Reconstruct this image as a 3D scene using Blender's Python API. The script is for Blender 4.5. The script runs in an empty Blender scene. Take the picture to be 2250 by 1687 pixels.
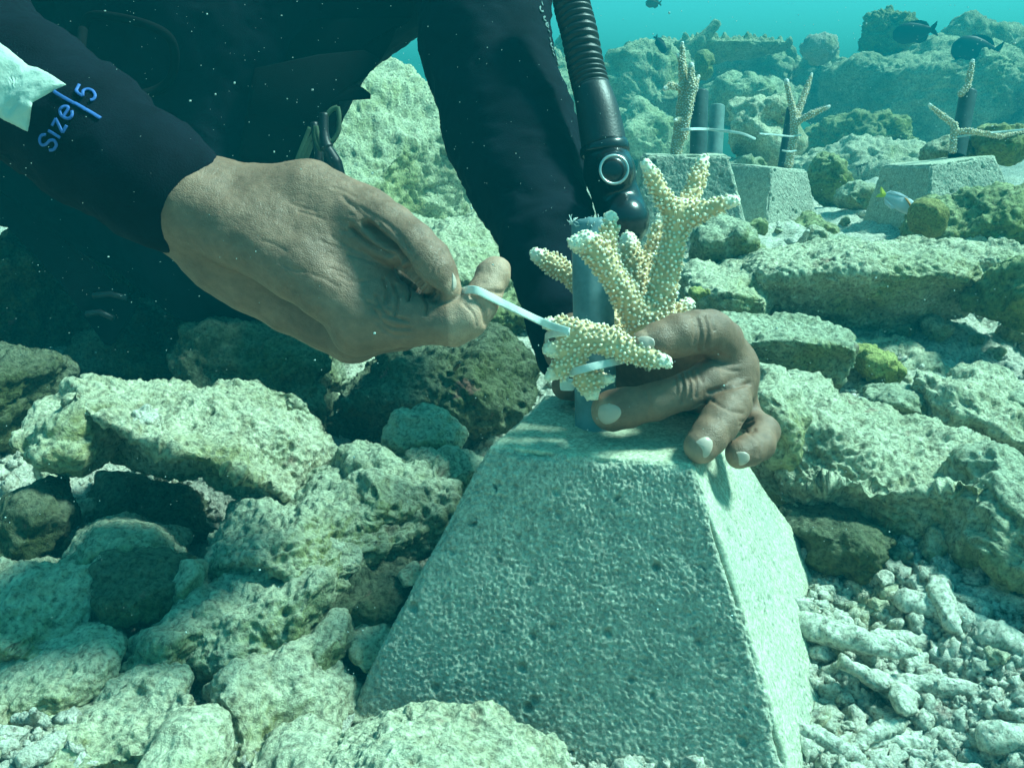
import bpy, math, random
import numpy as np
from mathutils import Vector, Matrix
from mathutils.bvhtree import BVHTree

rad = math.radians
sc = bpy.context.scene
COL = sc.collection

# ------------------------------------------------------------------ camera
F, CX, CY = 1948.0, 1125.0, 843.5          # focal length and centre in photo pixels
PITCH = rad(15.0)
CAM = np.array([0.0, 0.0, 0.32])
RIGHT = np.array([1.0, 0, 0])
FWD = np.array([0.0, math.cos(PITCH), -math.sin(PITCH)])
UP = np.array([0.0, math.sin(PITCH), math.cos(PITCH)])
cd = bpy.data.cameras.new('camera')
cam = bpy.data.objects.new('camera', cd)
COL.objects.link(cam)
cam.location = CAM
cam.rotation_euler = (rad(90) - PITCH, 0, 0)
cd.sensor_width = 36.0
cd.lens = 36.0 * F / 2250.0
cd.clip_start = 0.01
cd.clip_end = 200.0
sc.camera = cam

# ------------------------------------------------------------------ light
SUN_DIR = Vector((0.58, 0.085, 0.81)).normalized()      # towards the sun
SUN_EL = math.asin(SUN_DIR.z)
SUN_AZ = math.atan2(SUN_DIR.x, SUN_DIR.y)
world = bpy.data.worlds.new('World')
sc.world = world
world.use_nodes = True
wn = world.node_tree
wn.nodes.clear()
sky = wn.nodes.new('ShaderNodeTexSky')
sky.sky_type = 'NISHITA'
sky.sun_disc = False
sky.sun_elevation = SUN_EL
sky.sun_rotation = SUN_AZ
tint = wn.nodes.new('ShaderNodeMix')
tint.data_type = 'RGBA'
tint.blend_type = 'MULTIPLY'
tint.inputs[0].default_value = 1.0
tint.inputs[7].default_value = (0.14, 0.90, 0.70, 1)      # the water column filters the skylight
bg = wn.nodes.new('ShaderNodeBackground')
bg.inputs['Strength'].default_value = 0.15
wo = wn.nodes.new('ShaderNodeOutputWorld')
wn.links.new(sky.outputs[0], tint.inputs[6])
wn.links.new(tint.outputs[2], bg.inputs['Color'])
wn.links.new(bg.outputs[0], wo.inputs['Surface'])
sd = bpy.data.lights.new('sun', 'SUN')
sd.energy = 4.3
sd.angle = rad(10.0)
sd.color = (0.62, 1.0, 0.90)
sun = bpy.data.objects.new('sun', sd)
COL.objects.link(sun)
sun.rotation_euler = SUN_DIR.to_track_quat('Z', 'Y').to_euler()
sun.location = (1.5, 0.5, 3.0)
sc.view_settings.view_transform = 'Standard'
sc.view_settings.look = 'None'
sc.view_settings.exposure = 1.58
sc.view_settings.gamma = 1.0
sc.cycles.use_denoising = True
sc.cycles.max_bounces = 6
sc.cycles.volume_bounces = 1

# ------------------------------------------------------------------ helpers
def P(px, py, d):
    """World point seen at photo pixel (px, py) at depth d along the lens axis."""
    return CAM + d * FWD + (px - CX) / F * d * RIGHT + (CY - py) / F * d * UP

def far(d):
    """The reef beyond the planted blocks stretches away faster than it looks."""
    return d if d < 1.5 else 1.5 + (d - 1.5) * 3.2

def to_px(V):
    q = V - CAM
    d = q @ FWD
    return CX + F * (q @ RIGHT) / d, CY - F * (q @ UP) / d, d

rs = np.random.RandomState(7)
PERM = np.concatenate([rs.permutation(256)] * 3).astype(np.int32)
GR = rs.normal(size=(256, 3)).astype(np.float32)
GR /= np.linalg.norm(GR, axis=1)[:, None]

def noise(p):
    """Gradient noise, about -1..1."""
    p = np.asarray(p, np.float32)
    i = np.floor(p).astype(np.int32)
    f = p - i
    u = f * f * f * (f * (f * 6 - 15) + 10)
    i &= 255
    out = 0
    for dx in (0, 1):
        wx = u[:, 0] if dx else 1 - u[:, 0]
        a = PERM[i[:, 0] + dx]
        for dy in (0, 1):
            wy = u[:, 1] if dy else 1 - u[:, 1]
            b = PERM[a + i[:, 1] + dy]
            for dz in (0, 1):
                wz = u[:, 2] if dz else 1 - u[:, 2]
                g = GR[PERM[b + i[:, 2] + dz] & 255]
                out = out + wx * wy * wz * (g[:, 0] * (f[:, 0] - dx) + g[:, 1] * (f[:, 1] - dy) + g[:, 2] * (f[:, 2] - dz))
    return out * 1.6

def fbm(p, octs=4, gain=0.5, lac=2.03, ridged=False):
    s, a = 0, 1.0
    q = np.asarray(p, np.float32)
    for o in range(octs):
        n = noise(q + 17.3 * o)
        if ridged:
            n = 1 - 2 * np.abs(n)
        s = s + a * n
        a *= gain
        q = q * lac
    return s

def worley(p):
    """Distance to the nearest of one random point per cell."""
    p = np.asarray(p, np.float32)
    i = np.floor(p).astype(np.int32)
    f = p - i
    best = np.full(len(p), 9.0, np.float32)
    for dx in (-1, 0, 1):
        for dy in (-1, 0, 1):
            for dz in (-1, 0, 1):
                h = PERM[PERM[PERM[(i[:, 0] + dx) & 255] + ((i[:, 1] + dy) & 255)] + ((i[:, 2] + dz) & 255)]
                o = np.stack([dx + (GR[h, 0] * .5 + .5), dy + (GR[h, 1] * .5 + .5), dz + (GR[h, 2] * .5 + .5)], 1)
                best = np.minimum(best, ((o - f) ** 2).sum(1))
    return np.sqrt(best)

def sstep(a, b, x):
    t = np.clip((x - a) / (b - a), 0, 1)
    return t * t * (3 - 2 * t)

def mesh_obj(name, V, faces, mat=None, parent=None, origin=None, smooth=True, attrs=None):
    """faces: list of int arrays (each n x 3 or n x 4)."""
    V = np.asarray(V, np.float64)
    if origin is None:
        origin = V.mean(0) if parent is None else np.zeros(3)
    origin = np.asarray(origin, float)
    if not isinstance(faces, (list, tuple)):
        faces = [faces]
    me = bpy.data.meshes.new(name)
    me.vertices.add(len(V))
    me.vertices.foreach_set('co', (V - origin).astype(np.float32).ravel())
    sizes = np.concatenate([np.full(len(f), f.shape[1], np.int32) for f in faces])
    loops = np.concatenate([np.asarray(f, np.int32).ravel() for f in faces])
    me.loops.add(len(loops))
    me.loops.foreach_set('vertex_index', loops)
    me.polygons.add(len(sizes))
    st = np.concatenate([[0], np.cumsum(sizes)[:-1]]).astype(np.int32)
    me.polygons.foreach_set('loop_start', st)
    me.polygons.foreach_set('use_smooth', np.full(len(sizes), smooth))
    me.update(calc_edges=True)
    for k, v in (attrs or {}).items():
        a = me.attributes.new(k, 'FLOAT', 'POINT')
        a.data.foreach_set('value', np.asarray(v, np.float32))
    if mat:
        me.materials.append(mat)
    ob = bpy.data.objects.new(name, me)
    COL.objects.link(ob)
    ob.location = origin
    if parent is not None:
        ob.parent = parent
        q, pl = parent, Vector((0, 0, 0))
        while q is not None:
            pl += q.location
            q = q.parent
        ob.location = Vector(origin) - pl
    return ob

def tag(o, label=None, cat=None, group=None, kind=None):
    for k, v in (('label', label), ('category', cat), ('group', group), ('kind', kind)):
        if v:
            o[k] = v
    return o

def empty(name, loc, label, cat, group=None):
    o = bpy.data.objects.new(name, None)
    o.empty_display_size = 0.02
    COL.objects.link(o)
    o.location = Vector(loc)
    return tag(o, label, cat, group)

def normals(V, faces):
    N = np.zeros_like(V)
    for f in (faces if isinstance(faces, list) else [faces]):
        a = V[f[:, 1]] - V[f[:, 0]]
        b = V[f[:, -1]] - V[f[:, 0]]
        n = np.cross(a, b)
        for c in range(f.shape[1]):
            np.add.at(N, f[:, c], n)
    return N / (np.linalg.norm(N, axis=1)[:, None] + 1e-12)

_cs = {}
def cube_sphere(n):
    """Unit cube surface grid mapped to the sphere: directions and quads."""
    if n in _cs:
        return _cs[n]
    t = np.linspace(-1, 1, n + 1)
    g = np.tan(t * math.pi / 4)
    pts, fcs, off = [], [], 0
    idx = np.arange((n + 1) ** 2).reshape(n + 1, n + 1)
    for ax in range(3):
        for s in (-1, 1):
            A, B = np.meshgrid(g, g, indexing='ij')
            q = np.zeros((n + 1, n + 1, 3))
            q[..., ax] = s
            q[..., (ax + 1) % 3] = A
            q[..., (ax + 2) % 3] = B
            pts.append(q.reshape(-1, 3))
            f = np.stack([idx[:-1, :-1], idx[1:, :-1], idx[1:, 1:], idx[:-1, 1:]], -1).reshape(-1, 4) + off
            fcs.append(f if s > 0 else f[:, ::-1])
            off += (n + 1) ** 2
    pts = np.concatenate(pts)
    fcs = np.concatenate(fcs)
    _, first, inv = np.unique(np.round(pts, 6), axis=0, return_index=True, return_inverse=True)
    inv = np.asarray(inv).reshape(-1)
    cube = pts[first]
    _cs[n] = (cube, inv[fcs])
    return _cs[n]

# ---- implicit surfaces
def smin(a, b, k):
    h = np.maximum(k - np.abs(a - b), 0) / k
    return np.minimum(a, b) - h * h * k * 0.25

def smax(a, b, k):
    return -smin(-a, -b, k)

def cone(p, a, b, r1, r2):
    ba = b - a
    pa = p - a
    t = np.clip(pa @ ba / max(ba @ ba, 1e-12), 0, 1)
    q = pa - t[:, None] * ba
    return np.sqrt((q * q).sum(1)) - (r1 + (r2 - r1) * t)

def pxs(pts):
    """[(px,py,depth,radius px)] -> world points and radii."""
    return [(P(x, y, d), r * d / F) for x, y, d, r in pts]

def chain(p, pts, k=0.003):
    f = None
    for (a, ra), (b, rb) in zip(pts[:-1], pts[1:]):
        g = cone(p, a, b, ra, rb)
        f = g if f is None else smin(f, g, k)
    return f

def snets(f, lo, hi, h, newton=2):
    """Mesh the zero set of f (a distance field) inside the box lo..hi at step h."""
    lo = np.asarray(lo, float)
    hi = np.asarray(hi, float)
    nb = np.ceil((hi - lo) / (4 * h)).astype(int) + 1
    cc = np.stack(np.meshgrid(*[np.arange(n) for n in nb], indexing='ij'), -1).reshape(-1, 3)
    fc = f(lo + (cc * 4 + 1.5) * h)
    Fg = fc.reshape(nb)
    act = (np.abs(Fg) < 7 * h)
    for ax in range(3):
        Fg = np.repeat(Fg, 4, ax)
        act = np.repeat(act, 4, ax)
    Fg = Fg.copy()
    ij = np.argwhere(act)
    vals = np.empty(len(ij))
    for s in range(0, len(ij), 400000):
        vals[s:s + 400000] = f(lo + ij[s:s + 400000] * h)
    Fg[act] = vals
    s = Fg < 0
    c = np.zeros(np.array(s.shape) - 1, np.int8)
    cor = [(i, j, k) for i in (0, 1) for j in (0, 1) for k in (0, 1)]
    n0, n1, n2 = c.shape
    for i, j, k in cor:
        c += s[i:n0 + i, j:n1 + j, k:n2 + k]
    on = (c > 0) & (c < 8)
    ii = np.argwhere(on)
    vid = np.full(c.shape, -1, np.int64)
    vid[on] = np.arange(len(ii))
    acc = np.zeros((len(ii), 3))
    cnt = np.zeros(len(ii))
    for a in cor:
        for ax in range(3):
            if a[ax]:
                continue
            b = list(a)
            b[ax] = 1
            A, B = ii + a, ii + b
            fa, fb = Fg[tuple(A.T)], Fg[tuple(B.T)]
            m = (fa < 0) != (fb < 0)
            t = fa[m] / (fa[m] - fb[m])
            q = np.tile(np.array(a, float), (m.sum(), 1))
            q[:, ax] += t
            acc[m] += q
            cnt[m] += 1
    V = lo + h * (ii + acc / cnt[:, None])
    quads = []
    for ax in range(3):
        u, w = (ax + 1) % 3, (ax + 2) % 3
        sl0, sl1 = [slice(None)] * 3, [slice(None)] * 3
        sl0[ax], sl1[ax] = slice(0, -1), slice(1, None)
        d = s[tuple(sl0)] != s[tuple(sl1)]
        e = np.argwhere(d)
        ok = (e[:, u] >= 1) & (e[:, w] >= 1) & (e[:, u] < vid.shape[u]) & (e[:, w] < vid.shape[w])
        e = e[ok]
        def cell(du, dw):
            q = e.copy()
            q[:, u] += du
            q[:, w] += dw
            return vid[tuple(q.T)]
        f4 = np.stack([cell(-1, -1), cell(0, -1), cell(0, 0), cell(-1, 0)], 1)
        ins = s[tuple(e.T)]
        f4[~ins] = f4[~ins][:, ::-1]
        quads.append(f4)
    Q = np.concatenate(quads)
    Q = Q[(Q >= 0).all(1)]
    for _ in range(newton):
        e = h * 0.3
        f0 = f(V)
        g = np.stack([(f(V + np.eye(3)[a] * e) - f0) / e for a in range(3)], 1)
        gl = (g * g).sum(1)
        step = np.clip(f0, -h, h) / np.maximum(gl, 0.25)
        V = V - step[:, None] * g
    return V, Q

def tube(pts, rads, seg=12, caps=True, ns=None):
    """Swept round tube through pts (n x 3): returns V, [quads, tris]."""
    pts = np.asarray(pts, float)
    rads = np.broadcast_to(np.asarray(rads, float), (len(pts),))
    T = np.gradient(pts, axis=0)
    T /= np.linalg.norm(T, axis=1)[:, None] + 1e-12
    ref = np.array([0.13, 0.2, 1.0]) if abs(T[0][2]) < 0.9 else np.array([1.0, 0.1, 0])
    U = np.cross(T[0], ref)
    U /= np.linalg.norm(U)
    a = np.linspace(0, 2 * math.pi, seg, endpoint=False)
    V = []
    for t, p, r in zip(T, pts, rads):
        U = U - t * (U @ t)
        U /= np.linalg.norm(U)
        W = np.cross(t, U)
        V.append(p + r * (np.cos(a)[:, None] * U + np.sin(a)[:, None] * W))
    V = np.concatenate(V)
    i = np.arange(len(pts) - 1)[:, None] * seg
    j = np.arange(seg)[None]
    j2 = (j + 1) % seg
    Q = np.stack([i + j, i + j2, i + seg + j2, i + seg + j], -1).reshape(-1, 4)
    fs = [Q]
    if caps:
        n = len(V)
        V = np.concatenate([V, [pts[0], pts[-1]]])
        j = np.arange(seg)
        b = (len(pts) - 1) * seg
        fs.append(np.concatenate([np.stack([np.full(seg, n), (j + 1) % seg, j], 1),
                                  np.stack([np.full(seg, n + 1), b + j, b + (j + 1) % seg], 1)]))
    return V, fs

def spline(pts, n=8):
    """Catmull-Rom through rows of pts (any columns)."""
    p = np.asarray(pts, float)
    p = np.concatenate([[2 * p[0] - p[1]], p, [2 * p[-1] - p[-2]]])
    out = []
    for i in range(1, len(p) - 2):
        for t in np.linspace(0, 1, n, endpoint=False):
            a, b, c, d = p[i - 1:i + 3]
            out.append(.5 * (2 * b + (c - a) * t + (2 * a - 5 * b + 4 * c - d) * t * t + (3 * b - a - 3 * c + d) * t ** 3))
    out.append(p[-2])
    return np.array(out)

class Bag:
    """Collects pieces into one mesh."""
    def __init__(s):
        s.V, s.F, s.n, s.A = [], [], 0, []
    def add(s, V, fs, val=None):
        s.V.append(np.asarray(V, float))
        for f in (fs if isinstance(fs, list) else [fs]):
            s.F.append(np.asarray(f) + s.n)
        s.A.append(np.zeros(len(V)) if val is None else np.broadcast_to(val, (len(V),)))
        s.n += len(V)
        return s
    def build(s, name, mat, parent=None, **kw):
        q = [f for f in s.F if f.shape[1] == 4]
        t = [f for f in s.F if f.shape[1] == 3]
        fs = ([np.concatenate(q)] if q else []) + ([np.concatenate(t)] if t else [])
        return mesh_obj(name, np.concatenate(s.V), fs, mat, parent, attrs={'tip': np.concatenate(s.A)}, **kw)

def ribbon(pts, width, thick, up):
    """Flat strap of rectangular section through pts."""
    pts = np.asarray(pts, float)
    T = np.gradient(pts, axis=0)
    T /= np.linalg.norm(T, axis=1)[:, None]
    up = np.broadcast_to(np.asarray(up, float), pts.shape)
    W = up - T * (up * T).sum(1)[:, None]
    W /= np.linalg.norm(W, axis=1)[:, None]
    Nn = np.cross(T, W)
    sec = [(-.5, -.35), (-.4, -.5), (.4, -.5), (.5, -.35), (.5, .35), (.4, .5), (-.4, .5), (-.5, .35)]
    V = np.concatenate([pts + a * width * W + b * thick * Nn for a, b in sec]).reshape(8, len(pts), 3).transpose(1, 0, 2).reshape(-1, 3)
    i = np.arange(len(pts) - 1)[:, None] * 8
    j = np.arange(8)[None]
    j2 = (j + 1) % 8
    Q = np.stack([i + j, i + 8 + j, i + 8 + j2, i + j2], -1).reshape(-1, 4)
    b = (len(pts) - 1) * 8
    caps = np.array([[0, 1, 2, 3], [0, 3, 4, 7], [4, 5, 6, 7]])
    return V, [np.concatenate([Q, caps, (caps + b)[:, ::-1]])]

# ------------------------------------------------------------------ materials
def new_mat(name):
    m = bpy.data.materials.new(name)
    m.use_nodes = True
    nt = m.node_tree
    nt.nodes.clear()
    out = nt.nodes.new('ShaderNodeOutputMaterial')
    b = nt.nodes.new('ShaderNodeBsdfPrincipled')
    nt.links.new(b.outputs[0], out.inputs['Surface'])
    return m, nt, b

def nd(nt, typ, ins=None, **props):
    n = nt.nodes.new(typ)
    for k, v in props.items():
        setattr(n, k, v)
    for k, v in (ins or {}).items():
        s = n.inputs[k]
        if hasattr(v, 'is_output'):
            nt.links.new(v, s)
        else:
            s.default_value = v
    return n

def c4(c):
    return (c[0], c[1], c[2], 1.0)

def ramp(nt, fac, stops):
    r = nd(nt, 'ShaderNodeValToRGB', {0: fac})
    cr = r.color_ramp
    while len(cr.elements) < len(stops):
        cr.elements.new(0.5)
    for e, (p, c) in zip(cr.elements, stops):
        e.position = p
        e.color = c4(c) if not isinstance(c, (int, float)) else (c, c, c, 1)
    return r.outputs[0]

def mixc(nt, fac, a, b, mode='MIX'):
    n = nd(nt, 'ShaderNodeMix', data_type='RGBA', blend_type=mode)
    for s, v in ((0, fac), (6, a), (7, b)):
        if hasattr(v, 'is_output'):
            nt.links.new(v, n.inputs[s])
        else:
            n.inputs[s].default_value = v if s == 0 else c4(v)
    return n.outputs[2]

def mth(nt, op, a, b=0.0, c=None):
    n = nd(nt, 'ShaderNodeMath', operation=op)
    for i, v in enumerate((a, b) if c is None else (a, b, c)):
        if hasattr(v, 'is_output'):
            nt.links.new(v, n.inputs[i])
        else:
            n.inputs[i].default_value = v
    return n.outputs[0]

def tex_noise(nt, vec, scale, detail=4.0, rough=0.55, dist=0.0):
    return nd(nt, 'ShaderNodeTexNoise', {'Vector': vec, 'Scale': scale, 'Detail': detail, 'Roughness': rough, 'Distortion': dist}).outputs[0]

def bump(nt, height, strength, dist, normal=None):
    ins = {'Height': height, 'Strength': strength, 'Distance': dist}
    if normal is not None:
        ins['Normal'] = normal
    return nd(nt, 'ShaderNodeBump', ins).outputs[0]

def rock_mat(name, pale, mid, turf, dust=0.6, turf_amt=0.5, pink=0.0, sc_=1.0):
    m, nt, b = new_mat(name)
    v = nd(nt, 'ShaderNodeTexCoord').outputs['Object']
    nz = nd(nt, 'ShaderNodeSeparateXYZ', {0: nd(nt, 'ShaderNodeNewGeometry').outputs['Normal']}).outputs[2]
    n1 = tex_noise(nt, v, 14 * sc_, 8, .65)
    n2 = tex_noise(nt, v, 55 * sc_, 8, .7, .4)
    n3 = tex_noise(nt, v, 260 * sc_, 6, .7)
    n5 = tex_noise(nt, v, 6 * sc_, 3, .5)
    base = mixc(nt, ramp(nt, n2, [(.40, 0), (.58, 1)]), mid, pale)
    tm = ramp(nt, mth(nt, 'ADD', mth(nt, 'MULTIPLY', n1, .62), mth(nt, 'MULTIPLY', n2, .38)),
              [(.62 - .28 * turf_amt, 0), (.72 - .28 * turf_amt, 1)])
    col = mixc(nt, mth(nt, 'MULTIPLY', tm, .68), base, turf)
    col = mixc(nt, mth(nt, 'MULTIPLY', ramp(nt, n5, [(.55, 0), (.68, 1)]), .55), col, (turf[0] * 1.6, turf[1] * 1.5, turf[2] * 1.0))
    wm = mth(nt, 'MULTIPLY', ramp(nt, tex_noise(nt, v, 75 * sc_, 5, .7), [(.56, 0), (.68, 1)]), .38)
    col = mixc(nt, wm, col, (pale[0] * .62, pale[1] * .48, pale[2] * .30))
    # fine sediment settles on the faces turned up
    dm = mth(nt, 'MULTIPLY', ramp(nt, mth(nt, 'ADD', nz, mth(nt, 'MULTIPLY', mth(nt, 'SUBTRACT', n2, .5), 1.6)), [(.25, 0), (.95, 1)]), dust)
    col = mixc(nt, dm, col, pale)
    if pink:
        pm = mth(nt, 'MULTIPLY', ramp(nt, tex_noise(nt, v, 24 * sc_, 3, .6), [(.66, 0), (.72, 1)]), pink)
        col = mixc(nt, pm, col, (.26, .12, .10))
    sp = ramp(nt, n3, [(.33, .30), (.50, .95), (.68, 1.35)])
    col = mixc(nt, 1.0, col, sp, 'MULTIPLY')
    vor = nd(nt, 'ShaderNodeTexVoronoi', {'Vector': v, 'Scale': 120 * sc_}).outputs['Distance']
    hgt = mth(nt, 'ADD', mth(nt, 'MULTIPLY', n2, 1.3), mth(nt, 'ADD', mth(nt, 'MULTIPLY', n3, .55), mth(nt, 'MULTIPLY', ramp(nt, vor, [(.0, 0), (.35, 1)]), .35)))
    nt.links.new(col, b.inputs['Base Color'])
    b.inputs['Roughness'].default_value = 0.95
    b.inputs['Specular IOR Level'].default_value = 0.1
    nt.links.new(bump(nt, hgt, 1.0, 0.0075 / sc_), b.inputs['Normal'])
    return m

def plain(name, col, rough=0.5, spec=0.4, bump_scale=None, bump_d=0.001, var=0.15, bump_s=.6, metal=0.0):
    m, nt, b = new_mat(name)
    v = nd(nt, 'ShaderNodeTexCoord').outputs['Object']
    n = tex_noise(nt, v, 45, 6, .6)
    c = mixc(nt, ramp(nt, n, [(.3, 0), (.7, 1)]), tuple(x * (1 - var) for x in col), tuple(min(1, x * (1 + var)) for x in col))
    nt.links.new(c, b.inputs['Base Color'])
    b.inputs['Roughness'].default_value = rough
    b.inputs['Specular IOR Level'].default_value = spec
    b.inputs['Metallic'].default_value = metal
    if bump_scale:
        nt.links.new(bump(nt, tex_noise(nt, v, bump_scale, 5, .6), bump_s, bump_d), b.inputs['Normal'])
    return m

PALE = (.66, .67, .48)
M = {}
M['rock_pale'] = rock_mat('pale_limestone', PALE, (.40, .39, .25), (.17, .19, .06), .58, .42, .6)
M['rock_turf'] = rock_mat('turf_limestone', (.56, .60, .44), (.34, .37, .23), (.145, .175, .07), .55, .6, .5)
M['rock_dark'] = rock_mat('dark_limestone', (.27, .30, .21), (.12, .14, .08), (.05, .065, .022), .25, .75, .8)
M['rock_moss'] = rock_mat('mossy_limestone', (.52, .57, .33), (.30, .34, .15), (.14, .17, .04), .45, .8, 0, .6)
M['rock_algae'] = rock_mat('algae_tufted_limestone', (.66, .68, .47), (.42, .45, .27), (.19, .22, .07), .6, .5, .3, .8)
M['rock_far'] = rock_mat('far_reef', (.62, .70, .46), (.40, .47, .28), (.18, .23, .10), .55, .5, 0, .45)
M['sand'] = rock_mat('coral_sand', (.66, .66, .54), (.45, .46, .34), (.22, .24, .13), .6, .25, .3)
M['rubble'] = rock_mat('coral_rubble', (.70, .70, .58), (.46, .46, .35), (.20, .21, .12), .7, .15, .5, 1.6)

def concrete():
    m, nt, b = new_mat('rough_concrete')
    v = nd(nt, 'ShaderNodeTexCoord').outputs['Object']
    n1 = tex_noise(nt, v, 9, 4, .6)
    n2 = tex_noise(nt, v, 160, 7, .75)
    n3 = tex_noise(nt, v, 480, 5, .7)
    col = mixc(nt, ramp(nt, n1, [(.35, 0), (.65, 1)]), (.40, .425, .335), (.48, .495, .385))
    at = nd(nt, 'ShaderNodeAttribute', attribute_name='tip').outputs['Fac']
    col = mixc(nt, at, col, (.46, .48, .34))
    col = mixc(nt, 1.0, col, ramp(nt, n2, [(.32, .62), (.50, .97), (.70, 1.28)]), 'MULTIPLY')
    col = mixc(nt, 1.0, col, ramp(nt, n3, [(.36, .65), (.52, 1.0), (.64, 1.3)]), 'MULTIPLY')
    st_ = nd(nt, 'ShaderNodeMapping', {'Vector': v, 'Scale': (30.0, 30.0, 7.0)}).outputs[0]
    col = mixc(nt, mth(nt, 'MULTIPLY', ramp(nt, tex_noise(nt, st_, 1.0, 4, .6), [(.48, 0), (.70, 1)]), .35), col, (.33, .38, .31))
    pit = nd(nt, 'ShaderNodeTexVoronoi', {'Vector': v, 'Scale': 190.0, 'Randomness': 1.0}).outputs['Distance']
    h = mth(nt, 'ADD', mth(nt, 'MULTIPLY', n2, 1.0), mth(nt, 'ADD', mth(nt, 'MULTIPLY', n3, .4), mth(nt, 'MULTIPLY', ramp(nt, pit, [(.08, 0), (.32, 1)]), .5)))
    nt.links.new(col, b.inputs['Base Color'])
    b.inputs['Roughness'].default_value = .95
    b.inputs['Specular IOR Level'].default_value = .1
    st = mth(nt, 'SUBTRACT', 1.0, mth(nt, 'MULTIPLY', at, .6))
    nt.links.new(bump(nt, h, st, .0024), b.inputs['Normal'])
    return m
M['concrete'] = concrete()

def skin():
    m, nt, b = new_mat('skin')
    v = nd(nt, 'ShaderNodeTexCoord').outputs['Object']
    n1 = tex_noise(nt, v, 38, 5, .6)
    n2 = tex_noise(nt, v, 220, 5, .65)
    at = nd(nt, 'ShaderNodeAttribute', attribute_name='tip').outputs['Fac']     # paler, pinker palm side and fingertips
    col = mixc(nt, ramp(nt, n1, [(.32, 0), (.68, 1)]), (.165, .086, .053), (.265, .142, .092))
    col = mixc(nt, at, col, (.42, .245, .165))
    col = mixc(nt, 1.0, col, ramp(nt, n2, [(.3, .80), (.55, 1), (.8, 1.18)]), 'MULTIPLY')
    w = nd(nt, 'ShaderNodeMapping', {'Vector': v, 'Rotation': (.3, .4, .9), 'Scale': (1.0, 2.1, 1.4)}).outputs[0]
    e1 = nd(nt, 'ShaderNodeTexVoronoi', {'Vector': w, 'Scale': 760.0}, feature='DISTANCE_TO_EDGE').outputs['Distance']
    w2 = nd(nt, 'ShaderNodeMapping', {'Vector': v, 'Rotation': (.2, -.3, -.5), 'Scale': (.5, 1.6, 1.0)}).outputs[0]
    e2 = nd(nt, 'ShaderNodeTexVoronoi', {'Vector': w2, 'Scale': 330.0}, feature='DISTANCE_TO_EDGE').outputs['Distance']
    h = mth(nt, 'ADD', mth(nt, 'MULTIPLY', ramp(nt, e1, [(0, 0), (.25, 1)]), .45), mth(nt, 'ADD', mth(nt, 'MULTIPLY', ramp(nt, e2, [(0, 0), (.10, 1)]), .35), mth(nt, 'MULTIPLY', n2, .8)))
    nt.links.new(col, b.inputs['Base Color'])
    b.inputs['Roughness'].default_value = .5
    b.inputs['Specular IOR Level'].default_value = .35
    b.inputs['Subsurface Weight'].default_value = .12
    b.inputs['Subsurface Radius'].default_value = (.9, .35, .2)
    b.inputs['Subsurface Scale'].default_value = .004
    nt.links.new(bump(nt, h, .5, .0005), b.inputs['Normal'])
    return m
M['skin'] = skin()

def coral_mat(name, body, tipc):
    m, nt, b = new_mat(name)
    v = nd(nt, 'ShaderNodeTexCoord').outputs['Object']
    at = nd(nt, 'ShaderNodeAttribute', attribute_name='tip').outputs['Fac']
    n = tex_noise(nt, v, 120, 4, .6)
    col = mixc(nt, ramp(nt, n, [(.3, 0), (.7, 1)]), tuple(c * .82 for c in body), tuple(c * 1.15 for c in body))
    col = mixc(nt, at, col, tipc)
    nt.links.new(col, b.inputs['Base Color'])
    b.inputs['Roughness'].default_value = .7
    b.inputs['Specular IOR Level'].default_value = .25
    b.inputs['Subsurface Weight'].default_value = .25
    b.inputs['Subsurface Radius'].default_value = (1, .7, .4)
    b.inputs['Subsurface Scale'].default_value = .003
    nt.links.new(bump(nt, tex_noise(nt, v, 900, 4, .6), .5, .0004), b.inputs['Normal'])
    return m
M['coral'] = coral_mat('cream_coral', (.60, .42, .23), (.90, .82, .64))
M['coral_far'] = coral_mat('tan_coral', (.46, .36, .22), (.80, .80, .72))
M['brain'] = rock_mat('brain_coral', (.55, .60, .48), (.38, .44, .34), (.22, .27, .17), .4, .3, 0, 1.2)
M['yellow'] = rock_mat('yellow_coral', (.46, .47, .17), (.33, .35, .12), (.20, .22, .07), .3, .3, 0, 1.4)
M['sponge'] = rock_mat('olive_sponge', (.34, .33, .13), (.24, .22, .08), (.14, .14, .05), .25, .4, 0, 1.5)
M['neoprene'] = plain('navy_neoprene', (.0035, .007, .012), .9, .06, 900, .0006, .3)
M['vest'] = plain('black_nylon', (.003, .004, .005), .9, .05, 1400, .0008, .3)
M['panel'] = plain('grey_stretch_fabric', (.44, .50, .42), .8, .2, 160, .0015, .12, .8)
M['print'] = plain('pale_blue_print', (.035, .11, .34), .6, .3, var=.1)
M['print_grey'] = plain('grey_print', (.12, .18, .17), .6, .3, var=.1)
M['rubber'] = plain('black_rubber', (.010, .013, .014), .45, .4, 500, .0004, .3)
M['gloss'] = plain('black_plastic', (.008, .010, .012), .25, .5, var=.2)
M['steel'] = plain('worn_steel', (.45, .50, .48), .35, .5, 300, .0003, .2, metal=.7)
M['webbing'] = plain('green_webbing', (.05, .085, .05), .8, .2, 700, .0006, .3)
M['nail'] = plain('fingernail', (.48, .355, .285), .35, .5, var=.06)
M['fish_dark'] = plain('dark_fish', (.012, .020, .020), .5, .3, 300, .0006, .4)
M['fish_pale'] = plain('pale_fish', (.48, .52, .56), .4, .4, 300, .0004, .15)
M['fish_yellow'] = plain('yellow_fin', (.62, .60, .06), .5, .3, var=.15)
M['fish_brown'] = plain('brown_fish', (.14, .08, .03), .5, .3, var=.3)
M['fish_orange'] = plain('orange_stripe', (.50, .22, .06), .5, .3, var=.2)
M['speck'] = plain('pale_particle', (.42, .50, .46), .8, .1, var=.1)

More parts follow.
